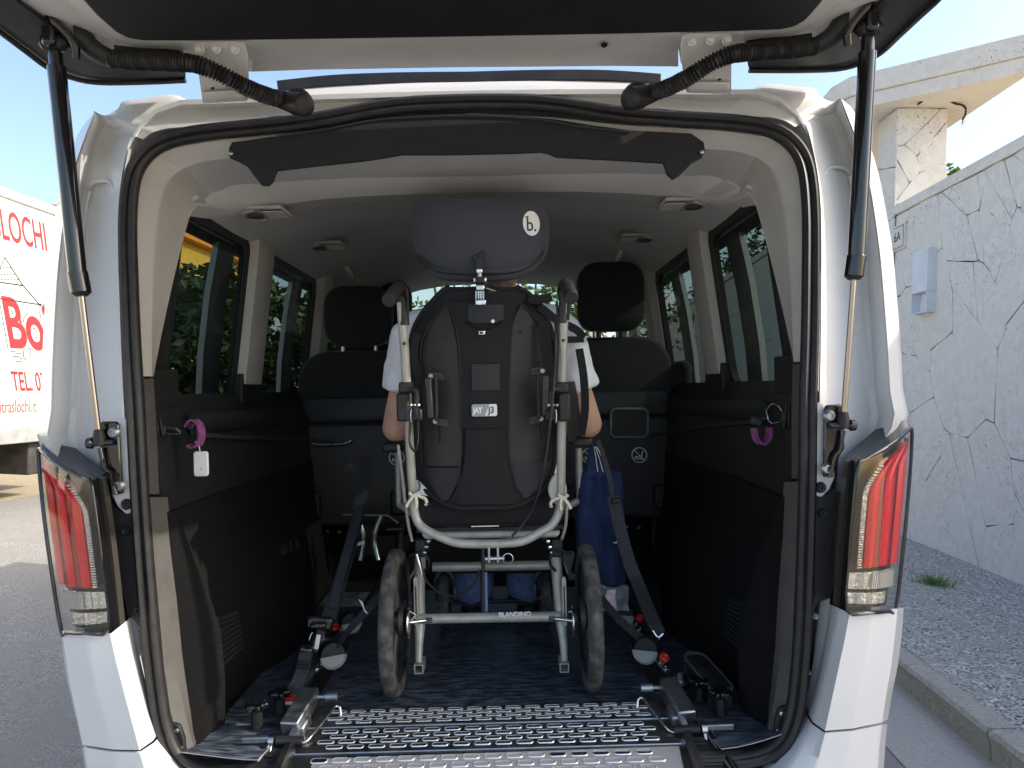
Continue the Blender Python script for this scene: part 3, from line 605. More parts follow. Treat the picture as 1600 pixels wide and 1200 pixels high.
# plastic corner strip between the seal and the carpet (upper and lower piece)
up_o = [(221, 592), (226, 640), (230, 700), (233, 772)]; up_i = [(240, 592), (243, 640), (246, 700), (249, 772)]
both('corner_trim', MB().slab([[PR(*a, .035), lerp(PR(*a, .035), PR(*b, .11), .5), PR(*b, .11)] for a, b in zip(up_o, up_i)], (-.004, .004, 0)), M['greyplastic'], smooth=30)
lo_o = [(234,777),(240,860),(247,940),(256,1040),(266,1110),(276,1150),(292,1178),(318,1192)]; lo_m = [(243,777),(252,860),(262,940),(275,1040),(288,1110),(298,1150),(306,1178),(322,1188)]; lo_i = [(262,777),(270,860),(280,940),(290,1040),(300,1110),(305,1150),(311,1172),(325,1184)]
both('corner_trim', MB().slab([[PR(*a, .035), PR(*b, .065), PR(*c, .115)] for a, b, c in zip(lo_o, lo_m, lo_i)], (-.004, .004, 0)), M['greyplastic'], smooth=30)
# carpeted pad that bulges at the rear corner
pad_o = [(262,800),(268,860),(277,940),(288,1040),(298,1110),(306,1165)]; pad_i = [(281,812),(318,900),(345,985),(352,1060),(352,1120),(350,1160)]
both('corner_carpet', MB().slab([[PR(*a, .105), lerp(PR(*a, .105), PR(*b, .19), .35)+Vector((.006, -.006, 0)), lerp(PR(*a, .105), PR(*b, .19), .7)+Vector((.006, -.003, 0)), PR(*b, .19)] for a, b in zip(pad_o, pad_i)], (-.006, .006, 0)), M['carpet'], smooth=50)
# air grilles with slats
gq = [(332,965),(371,953),(383,1010),(346,1045)]
def bil(q, s, t): return lerp(lerp(q[0], q[1], s), lerp(q[3], q[2], s), t)
G = [P(x, y, .30) for x, y in gq]
G = [Vector((VX-lining(p.z)+.045+.0*p.z, P(*q, .2+.25*(q[0]-332)/50).y, p.z)) for p, q in zip(G, gq)]
G = [PX(x, y, VX-lining(PX(x, y, VX-.68).z)+.034) for x, y in gq]
m = MB().prism(G, (-.03, 0, 0)); ga, gb = both('air_grille', m, M['plastic'])
for k in range(9):
    t0, t1 = (k+.25)/9.3, (k+.72)/9.3
    sm = MB().prism([bil(G, .06, t0), bil(G, .94, t0), bil(G, .94, t1), bil(G, .06, t1)], (.006, -.003, .001)); sm.build('slat', M['seatplastic'], ga); sm.mirrored().build('slat', M['seatplastic'], gb)
# ---- floor and sill
MB().slab([[Vector((x, y, .553)) for x in (VX-.74, VX, VX+.74)] for y in (.10, .8, 2, 3)], (0, 0, -.03)).build('floor', M['carpet'], van)
sp = MB(); n = 13
for j, (y, z) in enumerate(((.13, .556), (.06, .556), (.045, .546), (.02, .544), (.012, .538), (.006, .520))): sp.v += [Vector((VX-.68+1.36*i/(n-1), y, z)) for i in range(n)]
sp.f = [(j*n+i, j*n+i+1, (j+1)*n+i+1, (j+1)*n+i) for j in range(5) for i in range(n-1)]
sp.build('sill_plate', M['plastic'], van, 30)
for k in range(6):
    x = .50+.07*k if k < 3 else -.48-.07*(k-3); MB().box((x, .045, .549), (.045, .006, .004)).build('sill_rib', M['plastic'], van, bevel=.001)
# seat rails set in the floor
for x in (-.45, .48): MB().box((x, 1.3, .556), (.045, 2.0, .008)).build('floor_rail', M['dullsteel'], van)
# ---- latch catches in the lower corners
L = [PR(x, y, .040) for x, y in ((263, 1132), (272, 1126), (284, 1130), (291, 1150), (294, 1180), (282, 1190), (272, 1180), (266, 1160))]
ca, cb_ = both('door_catch', MB().prism(L, (0, -.012, 0)), M['plastic'], bevel=.003)
for x, y in ((277, 1141), (284, 1168)):
    m = MB().lathe([(.005, -.001), (.005, .002), (.0, .003)], PR(x, y, .028), (0, -1, 0), 8); m.build('screw', M['chrome'], ca); m.mirrored().build('screw', M['chrome'], cb_)
# ---- roof vents with reading lamps
def vent(c, s=1, flip=1):
    c = Vector(c); g = thing_part('roof_vent', MB().box(c, (.135*s, .13*s, .012)), M['trim'], bevel=.012)
    MB().box(c+Vector((flip*.032, 0, -.0062)), (.058, .10, .002)).build('vent_recess', M['ink'], g)
    for k in range(5): MB().box(c+Vector((flip*.032, -.036+.018*k, -.0088)), (.058, .008, .004)).build('slat', M['trim'], g)
    MB().lathe([(.024, -.012), (.021, -.004), (.010, 0), (.0, -.002)], c+Vector((-flip*.028, 0, -.004)), (0, 0, 1), 16).build('lamp', M['greyplastic'], g, 40)
    MB().tube([c+Vector((-flip*.02, -.05, -.007)), c+Vector((-flip*.055, -.035, -.011)), c+Vector((-flip*.058, .03, -.011)), c+Vector((-flip*.02, .05, -.007))], .006, 6).build('lamp_surround', M['trim'], g, 60)
    return g
def thing_part(name, mb, mat, **k): return mb.build(name, mat, van, **k)
def ceil_z(x, y): 
    zc = interp(y, [.36, .55, .8, 1.3, 2.2, 2.9], [1.90, 1.955, 1.985, 1.995, 1.985, 1.955]); ze = interp(y, [.36, .6, 1, 2.9], [1.872, 1.872, 1.878, 1.86]); return lerp(zc, ze, (abs(x-VX)/.735)**3.4)
for px, py, X in ((415, 354, -.60), (512, 393, -.58), (1068, 340, .62), (995, 383, .60)):
    q = PX(px, py, X); v_ = vent((X, q.y, ceil_z(X, q.y)-.008), 1, 1 if X < 0 else -1)
for px, py, X in ((548, 428, -.60), (966, 405, .60)):
    q = PX(px, py, X); MB().tube(smoothpath([(X, q.y-.10, q.z+.02), (X+(.02 if X < 0 else -.02), q.y-.07, q.z-.02), (X+(.02 if X < 0 else -.02), q.y+.07, q.z-.02), (X, q.y+.10, q.z+.02)], 3), .011, 8).build('grab_handle', M['trim'], van, 60)
# ---- black load blind cover hanging from the header
fl = [(362,222),(357,232),(358,246),(372,252),(386,260),(398,276),(408,289),(418,290),(425,284),(432,266),(500,258),(566,251),(600,246),(627,241),(702,241),(800,239),(846,237),(858,240),(870,245),(950,249),(1037,254),(1043,272),(1052,280),(1062,274),(1082,254),(1097,246),(1102,235),(1100,222),(1080,208),(985,203),(930,196),(870,186),(800,179),(723,177),(650,180),(580,187),(520,197),(440,211)]
MB().prism([PR(x, y, .018) for x, y in fl], (0, .012, 0)).build('blind_cover', M['shellb'], van, bevel=.002)
for x, y in ((362, 240), (1096, 238)): MB().lathe([(.006, 0), (.005, .004), (0, .005)], PR(x, y, .017), (0, -1, 0), 8).build('rivet', M['dullsteel'], van)
hl = [PR(x, y, .016) for x, y in ((432,213),(520,200),(560,192),(590,187),(650,183),(723,181),(800,183),(860,189),(900,197),(985,206))]
MB().tube(smoothpath(hl, 3), .0022, 5).build('cover_fold', M['seatplastic'], van, 60)
# ---- windscreen, dashboard, bulkhead to close the front
both('front_wing', MB().slab([[Vector((VX-.92+.05*(y-3.4), y, z)) for y in (3.4, 4.3)] for z in (.35, .7, 1.0, 1.2)], (.02, 0, 0)), M['paint'])
wsf = [[Vector((VX-lerp(.68, .76, t)+2*lerp(.68, .76, t)*s, lerp(2.98, 3.75, t)+.08*(1-(2*s-1)**2), lerp(2.02, 1.20, t))) for s in [k/8 for k in range(9)]] for t in (0, .25, .5, .75, 1)]
ws = MB().slab(wsf, (0, .006, .004)).build('windscreen', M['wind'], van, 50)
MB().tube([r[0] for r in wsf], .03, 6).build('windscreen_post', M['plastic'], ws); MB().tube([r[-1] for r in wsf], .03, 6).build('windscreen_post', M['plastic'], ws)
MB().prism([(VX-.80, 2.85, .6), (VX-.80, 2.85, 1.22), (VX-.80, 3.1, 1.30), (VX-.80, 3.7, 1.2), (VX-.80, 3.75, .6)], (1.6, 0, 0)).build('dashboard', M['plastic'], van, bevel=.04)
MB().prism([(VX-.85, 3.78, .6), (VX-.85, 3.78, 1.18), (VX-.85, 4.5, 1.0), (VX-.85, 4.6, .6)], (1.7, 0, 0)).build('bonnet', M['paint'], van, bevel=.05)
MB().tube([(VX-.38+.18*math.cos(t*.393), 2.72+.05*math.sin(t*.393), 1.2+.18*math.sin(t*.393)) for t in range(16)], .014, 6, closed=True).build('steering_wheel', M['plastic'], van, 60)
for k, (px, py) in enumerate(((985, 438),)):
    pass
for X, Y in ((VX-.86, .55), (VX+.86, .55), (VX-.86, 3.55), (VX+.86, 3.55)):
    sgn = 1 if X > 0 else -1
    wh = MB().lathe([(.18, -.1), (.29, -.1), (.32, -.06), (.32, .06), (.29, .1), (.18, .1)], (X-sgn*.02, Y, .325), (1, 0, 0), 28).build('wheel', M['rubber'], van, 40); MB().lathe([(.02, .06), (.12, .09), (.19, .085)], (X-sgn*.02, Y, .325), (sgn, 0, 0), 20).build('rim', M['steel'], wh, 40)
# ================================================================== bumper, lamps, brackets
def ycorner(q): return q
bump_rows = []
for pts in (((95,985,.16),(97,986,.0),(135,990,-.035),(172,991,-.045),(188,978,-.02),(205,964,.035),(222,968,.06)),
            ((98,1020,.14),(102,1024,-.01),(140,1030,-.045),(181,1032,-.055),(198,1022,-.02),(213,1012,.035),(229,1012,.06)),
            ((106,1070,.13),(110,1074,-.015),(150,1080,-.05),(194,1082,-.06),(211,1072,-.02),(225,1062,.035),(237,1062,.06)),
            ((118,1120,.12),(121,1124,-.018),(165,1129,-.052),(207,1131,-.062),(224,1118,-.02),(236,1105,.035),(247,1108,.06)),
            ((127,1160,.12),(129,1164,-.018),(175,1171,-.052),(218,1172,-.062),(238,1158,-.02),(249,1142,.035),(258,1148,.06))):
    bump_rows.append([P(*p) for p in pts])
def fine(r): return [lerp(r[i], r[i+1], t) for i in range(len(r)-1) for t in (0, .12, .5, .88)]+[r[-1]]
both('bumper_corner', MB().slab([fine(r) for r in bump_rows], (0, .006, 0)), M['paint'], smooth=28, dx=.020)
low = [[P(*p) for p in pts] for pts in (((128,1168,.12),(130,1168,-.018),(176,1175,-.052),(218,1176,-.062),(239,1162,-.02),(251,1148,.035),(260,1156,.05)),
       ((133,1205,.12),(136,1207,-.02),(184,1212,-.055),(230,1214,-.065),(262,1203,-.03),(285,1200,.02),(300,1208,.03)),
       ((142,1290,.12),(145,1292,-.02),(200,1300,-.055),(262,1300,-.065),(330,1296,-.05),(380,1290,-.02),(400,1290,0)))]
both('bumper_lower', MB().slab([fine(r) for r in low], (0, .006, 0)), M['paint'], smooth=40, dx=.020)
MB().box((VX, -.02, .42), (1.34, .09, .16)).build('bumper_beam', M['paint'], van, bevel=.03)
both('sill_corner', MB().slab([[PR(x, y, o) for x, y, o in r] for r in (((258,1148,.05),(250,1120,.05)),((272,1192,.045),(262,1160,.05)),((320,1222,.04),(300,1206,.045)),((420,1228,.04),(420,1222,.045)))], (0, .005, 0)), M['paint'], smooth=40)
# dark plate behind the lamp, screws and grommets
plate = [(167,738),(176,790),(190,800),(214,806),(220,860),(228,960),(233,1015),(222,985),(205,962),(200,965),(180,850)]
both('jamb_plate', MB().prism([PR(x, y, .022) for x, y in plate], (0, .02, 0)), M['plastic'])
both('jamb_tab', MB().prism([PR(x, y, .016) for x, y in ((170,735),(188,654),(201,654),(206,720),(211,800),(196,804),(183,792),(174,774))], (0, .02, 0)), M['paint'], bevel=.004)
for x, y, r, o, mt in ((198, 788, .012, .014, 'rubber'), (198, 829, .010, .020, 'rubber'), (216, 953, .008, .020, 'rubber'), (238, 1140, .006, .032, 'rubber'), (219, 990, .008, .05, 'steel'), (233, 1078, .005, .05, 'steel')):
    both('grommet', MB().lathe([(r*.4, .001), (r*.45, .005), (r*.8, .006), (r, .003), (r*1.05, 0)], PR(x, y, o), (0, -1, 0), 16), M[mt], smooth=50)
# strut bracket
br = [(158,662),(164,658),(186,658),(189,664),(192,720),(196,770),(182,773),(176,760),(172,745),(160,728)]
ba, bb_ = both('strut_bracket', MB().prism([PR(x, y, .013) for x, y in br], (0, -.012, 0)), M['gloss'], bevel=.004)
for x, y in ((178, 676), (186, 759)):
    m = MB().lathe([(.0, .004), (.005, .004), (.006, .008), (.009, .008), (.012, .004), (.014, 0)], PR(x, y, .001), (0, -1, 0), 16); m.build('bolt', M['steel'], ba, 40); m.mirrored().build('bolt', M['steel'], bb_, 40)
both('bracket_rib', MB().tube(smoothpath([PR(x, y, -.006) for x, y in ((156,700),(164,730),(171,737),(176,750),(180,772))], 3), .006, 6), M['gloss'], smooth=60)
# tail lamps
def lamp_face(s, t):   # s: outer(0)..inner(1), t: top(0)..bottom(1)
    L_ = smoothpath([P(x, y, Y) for x, y, Y in ((60,700,.06),(62,745,.045),(68,800,.03),(76,860,.02),(86,930,.015),(96,986,.01))], 4); I_ = smoothpath([P(x, y, Y) for x, y, Y in ((142,752,-.055),(148,790,-.06),(154,830,-.062),(160,880,-.064),(166,935,-.066),(171,985,-.066))], 4)
    k = t*(len(L_)-1); i = min(len(L_)-2, int(k)); a, b = lerp(L_[i], L_[i+1], k-i), lerp(I_[i], I_[i+1], k-i)
    p = lerp(a, b, s); p.y -= .020*math.sin(math.pi*min(1, s*1.0))*(1-.3*s); return p
NS = [0, .05, .15, .3, .45, .6, .75, .88, .96, 1]; NT = [k/14 for k in range(15)]
back = MB().slab([[lamp_face(s, t)+Vector((.004, .034, 0)) for s in NS] for t in NT], (0, .02, 0))
la, lb2 = both('tail_lamp', back, M['lampbase'], smooth=40, dx=.014)
def onlamp(name, mb, mat, **k): mb.build(name, mat, la, **k); mb.mirrored(.014).build(name, mat, lb2, **k)
onlamp('clear_cover', MB().slab([[lamp_face(s, t) for s in NS] for t in NT], (.0005, .003, 0)), M['clear'], smooth=50)
def bar(s0, s1, top, mat, d=.016, bend=.32, r=.5, bottom=.745):
    rows = []
    for k in range(16):
        t = lerp(top, bottom, k/15); sh = -bend*max(0, 1-(t-top)/.16)**2
        a, b = max(.03, s0+sh), max(.05, s1+sh); row = []
        for q in range(6): u = q/5; p = lamp_face(lerp(a, b, u), t)+Vector((.001, d-.007*math.sin(math.pi*u), 0)); row.append(p)
        rows.append(row)
    onlamp('red_light_bar', MB().slab(rows, (0, .012, 0)), mat, smooth=50)
bar(.03, .22, .08, M['redlens'], d=.012); bar(.30, .47, .10, M['redlens'], d=.012); bar(.56, .72, .12, M['redlens'], d=.012)
bar(.03, .76, .12, M['darkred'], d=.020, bend=.2, bottom=.75)
dots = MB()
for k in range(44):
    t = lerp(.15, .745, k/43); p = lamp_face(.79-.3*max(0, 1-(t-.12)/.2)**2, t)+Vector((0, .016, 0)); dots.box(p, (.010, .006, .0034))
onlamp('prism_strip', dots, M['reflector'])
for (t0, t1, s0, s1) in ((.775, .865, .10, .93), (.885, .95, .22, .95)):
    onlamp('reflector', MB().slab([[lamp_face(lerp(s0, s1, s), lerp(t0, t1, t))+Vector((0, .018+.003*math.sin(s*40), 0)) for s in [k/16 for k in range(17)]] for t in (0, .2, .4, .6, .8, 1)], (0, .008, 0)), M['reflector'], smooth=20)
rib = MB()
for k in range(13): s = lerp(.12, .55, k/12); rib.slab([[lamp_face(s, .78)+Vector((0, .010, 0)), lamp_face(s+.014, .78)+Vector((0, .010, 0))], [lamp_face(s, .86)+Vector((0, .010, 0)), lamp_face(s+.014, .86)+Vector((0, .010, 0))]], (0, .004, 0))
onlamp('lens_ribs', rib, M['white'])
# gloss black lamp surround: top shelf, inner cheek, rim
rimp = smoothpath([lamp_face(s, t) for s, t in ((0, 1), (0, .7), (0, .4), (0, .12), (.03, 0), (.3, .0), (.6, 0), (.9, 0), (1, .02), (1, .3), (1, .6), (1, .98), (.6, 1), (.2, 1))], 3, closed=True)
onlamp('chrome_rim', MB().tube(rimp, .0045, 6, closed=True), M['gloss'], smooth=60)
cheek_f = [lamp_face(1, t)+Vector((.003, .002, 0)) for t in NT]
cheek_b = smoothpath([PR(x, y, .03) for x, y in ((166,737),(172,780),(178,830),(185,880),(192,925),(203,972))], 3); cheek_b = [cheek_b[int(round(k*(len(cheek_b)-1)/14))] for k in range(15)]
onlamp('lamp_cheek', MB().slab([[a, lerp(a, b, .5), b] for a, b in zip(cheek_f, cheek_b)], (-.004, .003, 0)), M['gloss'], smooth=30)
sh_f = [lamp_face(s, 0)+Vector((0, .003, .002)) for s in (0, .15, .3, .5, .75, 1)]; sh_b = [PR(x, y, .06) for x, y in ((70, 688), (80, 689), (98, 696), (118, 700), (146, 722), (166, 737))]
onlamp('lamp_shelf', MB().slab([[a, lerp(a, b, .5), b] for a, b in zip(sh_f, sh_b)], (0, .002, -.004)), mk('lamp_shelf_grey', (.045, .05, .056), .35, coat=.2), smooth=40)
# ================================================================== tailgate
GZ = lambda y: 2.125+.10*(.12-y)*(1 if y < .12 else 0)     # the lifted gate rises gently behind the roof
def PG(px, py, dz=0):
    z = 2.125
    for _ in range(4): q = PZ(px, py, z+dz); z = GZ(q.y)
    return PZ(px, py, z+dz)
gate = MB()
outl = [(-.70,.10),(-.86,.02),(-.955,-.10),(-1.0,-.25),(-1.0,-.6),(-.97,-1.0),(-.9,-1.15)]
rw = []
for x_, y_ in outl: rw.append([Vector((VX+x_*s, y_-.015*(1-abs(s)), GZ(y_)+.05+.012*(1-s*s))) for s in (-1, -.6, -.2, .2, .6, 1)])
tg = MB().slab(rw, (0, 0, .03)).build('tailgate', M['paint'], van, 40)
# white inner frame seen below the lining
A_ = [PG(x, y, -.0) for x, y in ((395,112),(480,109),(600,107),(723,105),(850,104),(960,103),(1060,104))]
B_ = [PG(x, y, -.02) for x, y in ((390,66),(480,64),(600,62),(723,60),(850,58),(960,55),(1060,52))]
MB().slab([[a+Vector((0, .03, .035)) for a in A_], A_, [lerp(a, b, .25)+Vector((0, 0, .012)) for a, b in zip(A_, B_)], [lerp(a, b, .5)+Vector((0, 0, .002)) for a, b in zip(A_, B_)], [lerp(a, b, .75)+Vector((0, 0, .010)) for a, b in zip(A_, B_)], B_, [b+Vector((0, -.1, .01)) for b in B_]], (0, 0, .008)).build('inner_frame', M['paint_in'], tg, 50)
sideA = [(395,112),(330,108),(290,104),(200,70),(150,40),(112,8),(80,-40)]; sideB = [(392,66),(330,66),(260,64),(205,58),(170,40),(130,0),(118,-60)]
m = MB().slab([[PG(*a, .02), PG(*a, 0), lerp(PG(*a), PG(*b, -.02), .5)+Vector((0, 0, .006)), PG(*b, -.02)] for a, b in zip(sideA, sideB)], (0, 0, .008))
m.build('inner_frame', M['paint_in'], tg, 50); m.mirrored().build('inner_frame', M['paint_in'], tg, 50)
# black inner lining panel with rounded corners
pl = [PG(x, y, -.028) for x, y in ((722,60),(480,64),(300,66),(225,66),(200,62),(180,52),(150,26),(118,-10),(95,-60))]
hw = max(abs(p.x-VX) for p in pl)
po = [Vector((VX, pl[0].y, pl[0].z))]+pl[1:]+[Vector((VX-hw-.02, -.45, GZ(-.45)-.03)), Vector((VX-hw, -.95, GZ(-.95)-.03)), Vector((VX-hw+.1, -1.08, GZ(-1.08)-.03))]
pf = po+[mir(p) for p in reversed(po[1:])]
MB().prism(pf, (0, 0, .02)).build('lining_panel', M['plastic'], tg, bevel=.008)
bkA = [(300,98),(235,94),(190,93),(150,84),(110,64),(70,37),(35,12),(0,-18),(-40,-60)]; bkB = [(392,66),(330,66),(260,64),(205,58),(170,40),(140,15),(120,-20),(110,-50),(100,-80)]
m = MB().slab([[PG(*a, .026), PG(*b, .012)] for a, b in zip(bkA, bkB)], (0, 0, .012)); m.build('inner_panel', M['paint_in'], tg, 50); m.mirrored().build('inner_panel', M['paint_in'], tg, 50)
# rear glass edge and rubber lip on each side
lip_o = [(290,126),(215,129),(150,129),(110,121),(75,106),(40,80),(0,50),(-40,20),(-80,-20)]; lip_i = [(290,92),(235,92),(190,92),(150,82),(110,62),(70,35),(35,10),(0,-20),(-40,-60)]
m = MB().slab([[PG(*a, .03), PG(*a, .012), lerp(PG(*a, .012), PG(*b, .01), .35)+Vector((0, 0, -.006)), PG(*b, .01)] for a, b in zip(lip_o, lip_i)], (0, 0, .01))
m.build('rubber_lip', M['rubber'], tg, 50); m.mirrored().build('rubber_lip', M['rubber'], tg, 50)
m = MB().tube(smoothpath([PG(x, y, .004) for x, y in lip_o], 3), .006, 6); m.build('lip_bead', M['rubber'], tg, 60); m.mirrored().build('lip_bead', M['rubber'], tg, 60)
MB().lathe([(.008, 0), (.007, .002), (0, .002)], PG(944, 70, -.012), (0, -.3, -1), 12).build('drain_hole', M['ink'], tg)
# hinges
hq = [(304,72),(318,66),(372,66),(384,70),(388,84),(390,150),(386,158),(318,162),(312,120)]
def hp(x, y, d=0): t = (y-66)/96; return P(x, y, lerp(-.045, .10, t)-d)
ho = [hp(*q) for q in hq]
hole = [hp(352+13*math.cos(a*.524), 118+15*math.sin(a*.524)) for a in range(12)]
ha, hb = None, None
for sgn in (0, 1):
    mm = MB().prism(ho, (0, -.006, 0)); mm = mm.mirrored() if sgn else mm
    h = mm.build('hinge', M['paint_in'], tg, bevel=.003)
    m2 = MB().prism([hp(x, y, .0065) for x, y in ((320,148),(388,144),(389,156),(322,160))], (0, -.02, 0)); (m2.mirrored() if sgn else m2).build('hinge_leaf', M['paint_in'], h, bevel=.006)
    m3 = MB().prism([p+Vector((0, -.0062, 0)) for p in hole], (0, -.0015, 0)); (m3.mirrored() if sgn else m3).build('hinge_recess', M['headliner'], h)
    for x, y in ((313, 78), (339, 76), (368, 77)):
        m4 = MB().lathe([(.010, 0), (.011, .004), (.007, .006), (.006, .010), (0, .011)], hp(x, y, .006), (0, -1, -.3), 12); (m4.mirrored() if sgn else m4).build('bolt', M['paint_in'], h, 40)
    m5 = MB().lathe([(.004, 0), (.0, .001)], hp(332, 138, .0068), (0, -1, 0), 10); (m5.mirrored() if sgn else m5).build('pin_hole', M['ink'], h)
# corrugated cable conduits
cp = [(128,64,-.02),(146,80,-.01),(172,91,.0),(215,95,-.015),(270,97,-.035),(305,100,-.045),(340,113,-.035),(375,132,-.005),(410,147,.04),(440,156,.085)]
path = smoothpath([P(*q) for q in cp], 14)
L0 = 0; rad = []; acc = 0
for i, p in enumerate(path):
    acc += (p-path[i-1]).length if i else 0; x = acc/.0075
    rad.append(.0165+.0028*math.cos(2*math.pi*x) if .03 < i/len(path) else .019)
# resample finely so that each rib is cut
fp, fr = [], []; tot = acc; nstep = int(tot/.0018); cum = [0]
for i in range(1, len(path)): cum.append(cum[-1]+(path[i]-path[i-1]).length)
j = 0
for k in range(nstep+1):
    s_ = tot*k/nstep
    while j < len(cum)-2 and cum[j+1] < s_: j += 1
    t = (s_-cum[j])/max(1e-9, cum[j+1]-cum[j]); fp.append(lerp(path[j], path[j+1], t)); fr.append((.0172 if s_/tot > .14 else .0185)+(.0028*math.cos(2*math.pi*s_/.0076) if .14 < s_/tot < .97 else 0))
ca1, ca2 = both('cable_conduit', MB().tube(fp, fr, 12), M['rubber'], smooth=70)
for nm, mm in (('conduit_boot', MB().tube(smoothpath([P(432,153,.09), P(452,159,.09), P(468,163,.075), P(478,163,.06)], 4), [.019,.020,.021,.022,.023,.024,.025,.026,.026,.026,.026,.026,.02], 14)),
               ('conduit_collar', MB().lathe([(.024, -.01), (.030, -.006), (.034, 0), (.032, .008), (.022, .012)], P(466, 160, .095), (.1, -1, .15), 20)),
               ('conduit_boot', MB().tube(smoothpath([P(118,58,-.03), P(128,60,-.025), P(145,76,-.015), P(172,90,-.002)], 4), [.026,.027,.027,.026,.025,.024,.023,.022,.021,.020,.019,.018,.017], 12)),
               ('conduit_gutter', MB().slab([[P(x, y, .0), P(x, y+13, -.01)] for x, y in ((178, 70), (205, 73), (240, 75), (270, 75), (282, 80))], (0, .012, .004)))):
    mm.build(nm, M['rubber'], ca1, 60); mm.mirrored().build(nm, M['rubber'], ca2, 60)
# gas struts
def strut(top, midp, bot, mid2):
    for sgn in (0, 1):
        f = mir if sgn else (lambda p: p)
        t, md, m2, b = f(P(*top)), f(P(*midp)), f(P(*mid2)), f(P(*bot)); d = (md-t).normalized()
        s = MB().tube([t, t+d*.03, t+d*.031, md, md+d*.001, m2], [.014, .014, .0185, .0185, .0205, .0205], 16).build('gas_strut', M['gloss'], van, 40)
        MB().tube([m2, m2+d*.008], [.0205, .012], 14).build('strut_collar', M['rubber'], s, 40)
        MB().tube([m2+d*.004, b], .0062, 12).build('strut_rod', M['dullsteel'], s, 60)
        MB().tube([b-d*.03, b-d*.012, b+d*.005], [.009, .013, .013], 12).build('strut_socket', M['plastic'], s, 60)
        MB().lathe([(.006, -.03), (.012, -.026), (.013, -.016), (.008, -.012), (.006, .03)], b+Vector((0, 0, .0)), (1 if sgn == 0 else -1, 0, 0), 14).build('ball_stud', M['gloss'], s, 50)
        q = t-d*.02
        MB().box(q+Vector((0, 0, .012)), (.03, .05, .05)).build('strut_hanger', M['gloss'], s, bevel=.008)
        MB().lathe([(.008, -.03), (.017, -.02), (.017, .02), (.008, .03)], q, (1, 0, 0), 14).build('hanger_knuckle', M['plastic'], s, 40)
        MB().tube(smoothpath([q+Vector((.0, -.03, .05)), q+Vector((.03*(1-2*sgn), -.02, .02)), q+Vector((.05*(1-2*sgn), -.01, -.01)), q+Vector((.045*(1-2*sgn), 0, -.035))], 3), .009, 7).build('hanger_arm', M['gloss'], s, 60)
strut((86, 82, -.045), (121, 425, -.03), (156, 692, -.012), (127, 457, -.028))
# ================================================================== seats
def pillow(m, cx, cz, y0, w_, h_, d, r, ny=4, top_bulge=0, curve=0):
    # upright cushion with rounded outline; back face at y0, front at y0+d
    rs = []
    for k, (f, s) in enumerate(((0, .80), (.06, .93), (.2, 1), (.5, 1.02), (.8, 1), (.94, .93), (1, .80))):
        pr = rrect(w_*lerp(1, s, .35), h_*lerp(1, s, .35), r, 5)
        rs.append([Vector((cx+a, y0+d*f+curve*(a/w_*2)**2, cz+b)) for a, b in pr])
    return m.rings(rs)
def seat(label, xc, wd, ztop, hx, hz0, hz1, y0, side):
    s = thing('van_seat', (xc, y0+.2, .56), label, 'seat')
    pillow(MB(), xc, (ztop+1.0)/2+.01, y0, wd, ztop-1.0, .16, .13).build('backrest', M['cloth'], s, 50)
    pillow(MB(), xc, 1.29, y0-.010, wd*.93, .10, .03, .03).build('seam_band', M['seatplastic'], s, 50)
    pillow(MB(), xc, 1.02, y0-.028, wd*.96, .42, .03, .05).build('back_panel', M['seatplastic'], s, 50)
    pillow(MB(), hx, (hz0+hz1)/2, y0-.01, .285, hz1-hz0, .11, .08, curve=.02).build('headrest', M['cloth'], s, 50)
    for dx in (-.07, .07): MB().tube([(hx+dx, y0+.05, ztop-.06), (hx+dx, y0+.045, hz0+.05)], .007, 8).build('headrest_post', M['chrome'], s, 60)
    MB().box((xc, y0+.40, 1.0), (wd*.95, .48, .13)).build('cushion', M['cloth'], s, bevel=.05, seg=3)
    MB().box((xc, y0+.30, .90), (wd*.9, .55, .05)).build('seat_pan', M['plastic'], s, bevel=.01)
    for dx in (-.19, .19):
        MB().tube(smoothpath([(xc+dx, y0+.02, .92), (xc+dx*.9, y0+.05, .80), (xc+dx*.85, y0+.04, .68), (xc+dx, y0+.0, .585)], 3), .015, 8).build('leg', M['plastic'], s, 60)
        MB().box((xc+dx, y0+.15, .575), (.07, .42, .03)).build('rail_foot', M['dullsteel'], s, bevel=.006)
        MB().box((xc+dx, y0-.03, .90), (.09, .05, .10)).build('recliner', M['plastic'], s, bevel=.01)
    MB().tube([(xc-.2, y0-.015, .845), (xc+.2, y0-.015, .845)], .007, 6).build('cross_bar', M['dullsteel'], s, 60)
    for k in range(5): MB().box((xc-.12+.05*k, y0-.045, .79-.004*k), (.012, .012, .010)).build('stud', M['dullsteel'], s)
    return s
sL = seat('black fabric seat on the left with a silver grab bar on its back', -.545, .50, 1.53, -.535, 1.56, 1.815, 1.43, -1)
sR = seat('black fabric seat on the right with a framed tray on its back', .55, .50, 1.565, .55, 1.60, 1.895, 1.43, 1)
MB().tube(smoothpath([P(x, y, 1.385) for x, y in ((489, 693), (500, 695), (530, 694), (543, 692), (549, 687))], 3), .008, 8).build('grab_bar', M['chrome'], sL, 60)
fr_ = [P(983+a*1.0, 661+b, 1.395) for a, b in rrect(58, 44, 8, 4)]
MB().tube(fr_, .006, 6, closed=True).build('tray_frame', mk('tray_grey', (.16, .165, .165), .5), sR, 60)
MB().prism(fr_, (0, .008, 0)).build('tray', M['plastic'], sR)
MB().box(P(1062, 600, 1.50), (.07, .20, .20)).build('side_wing', M['cloth'], sR, bevel=.03, seg=3)
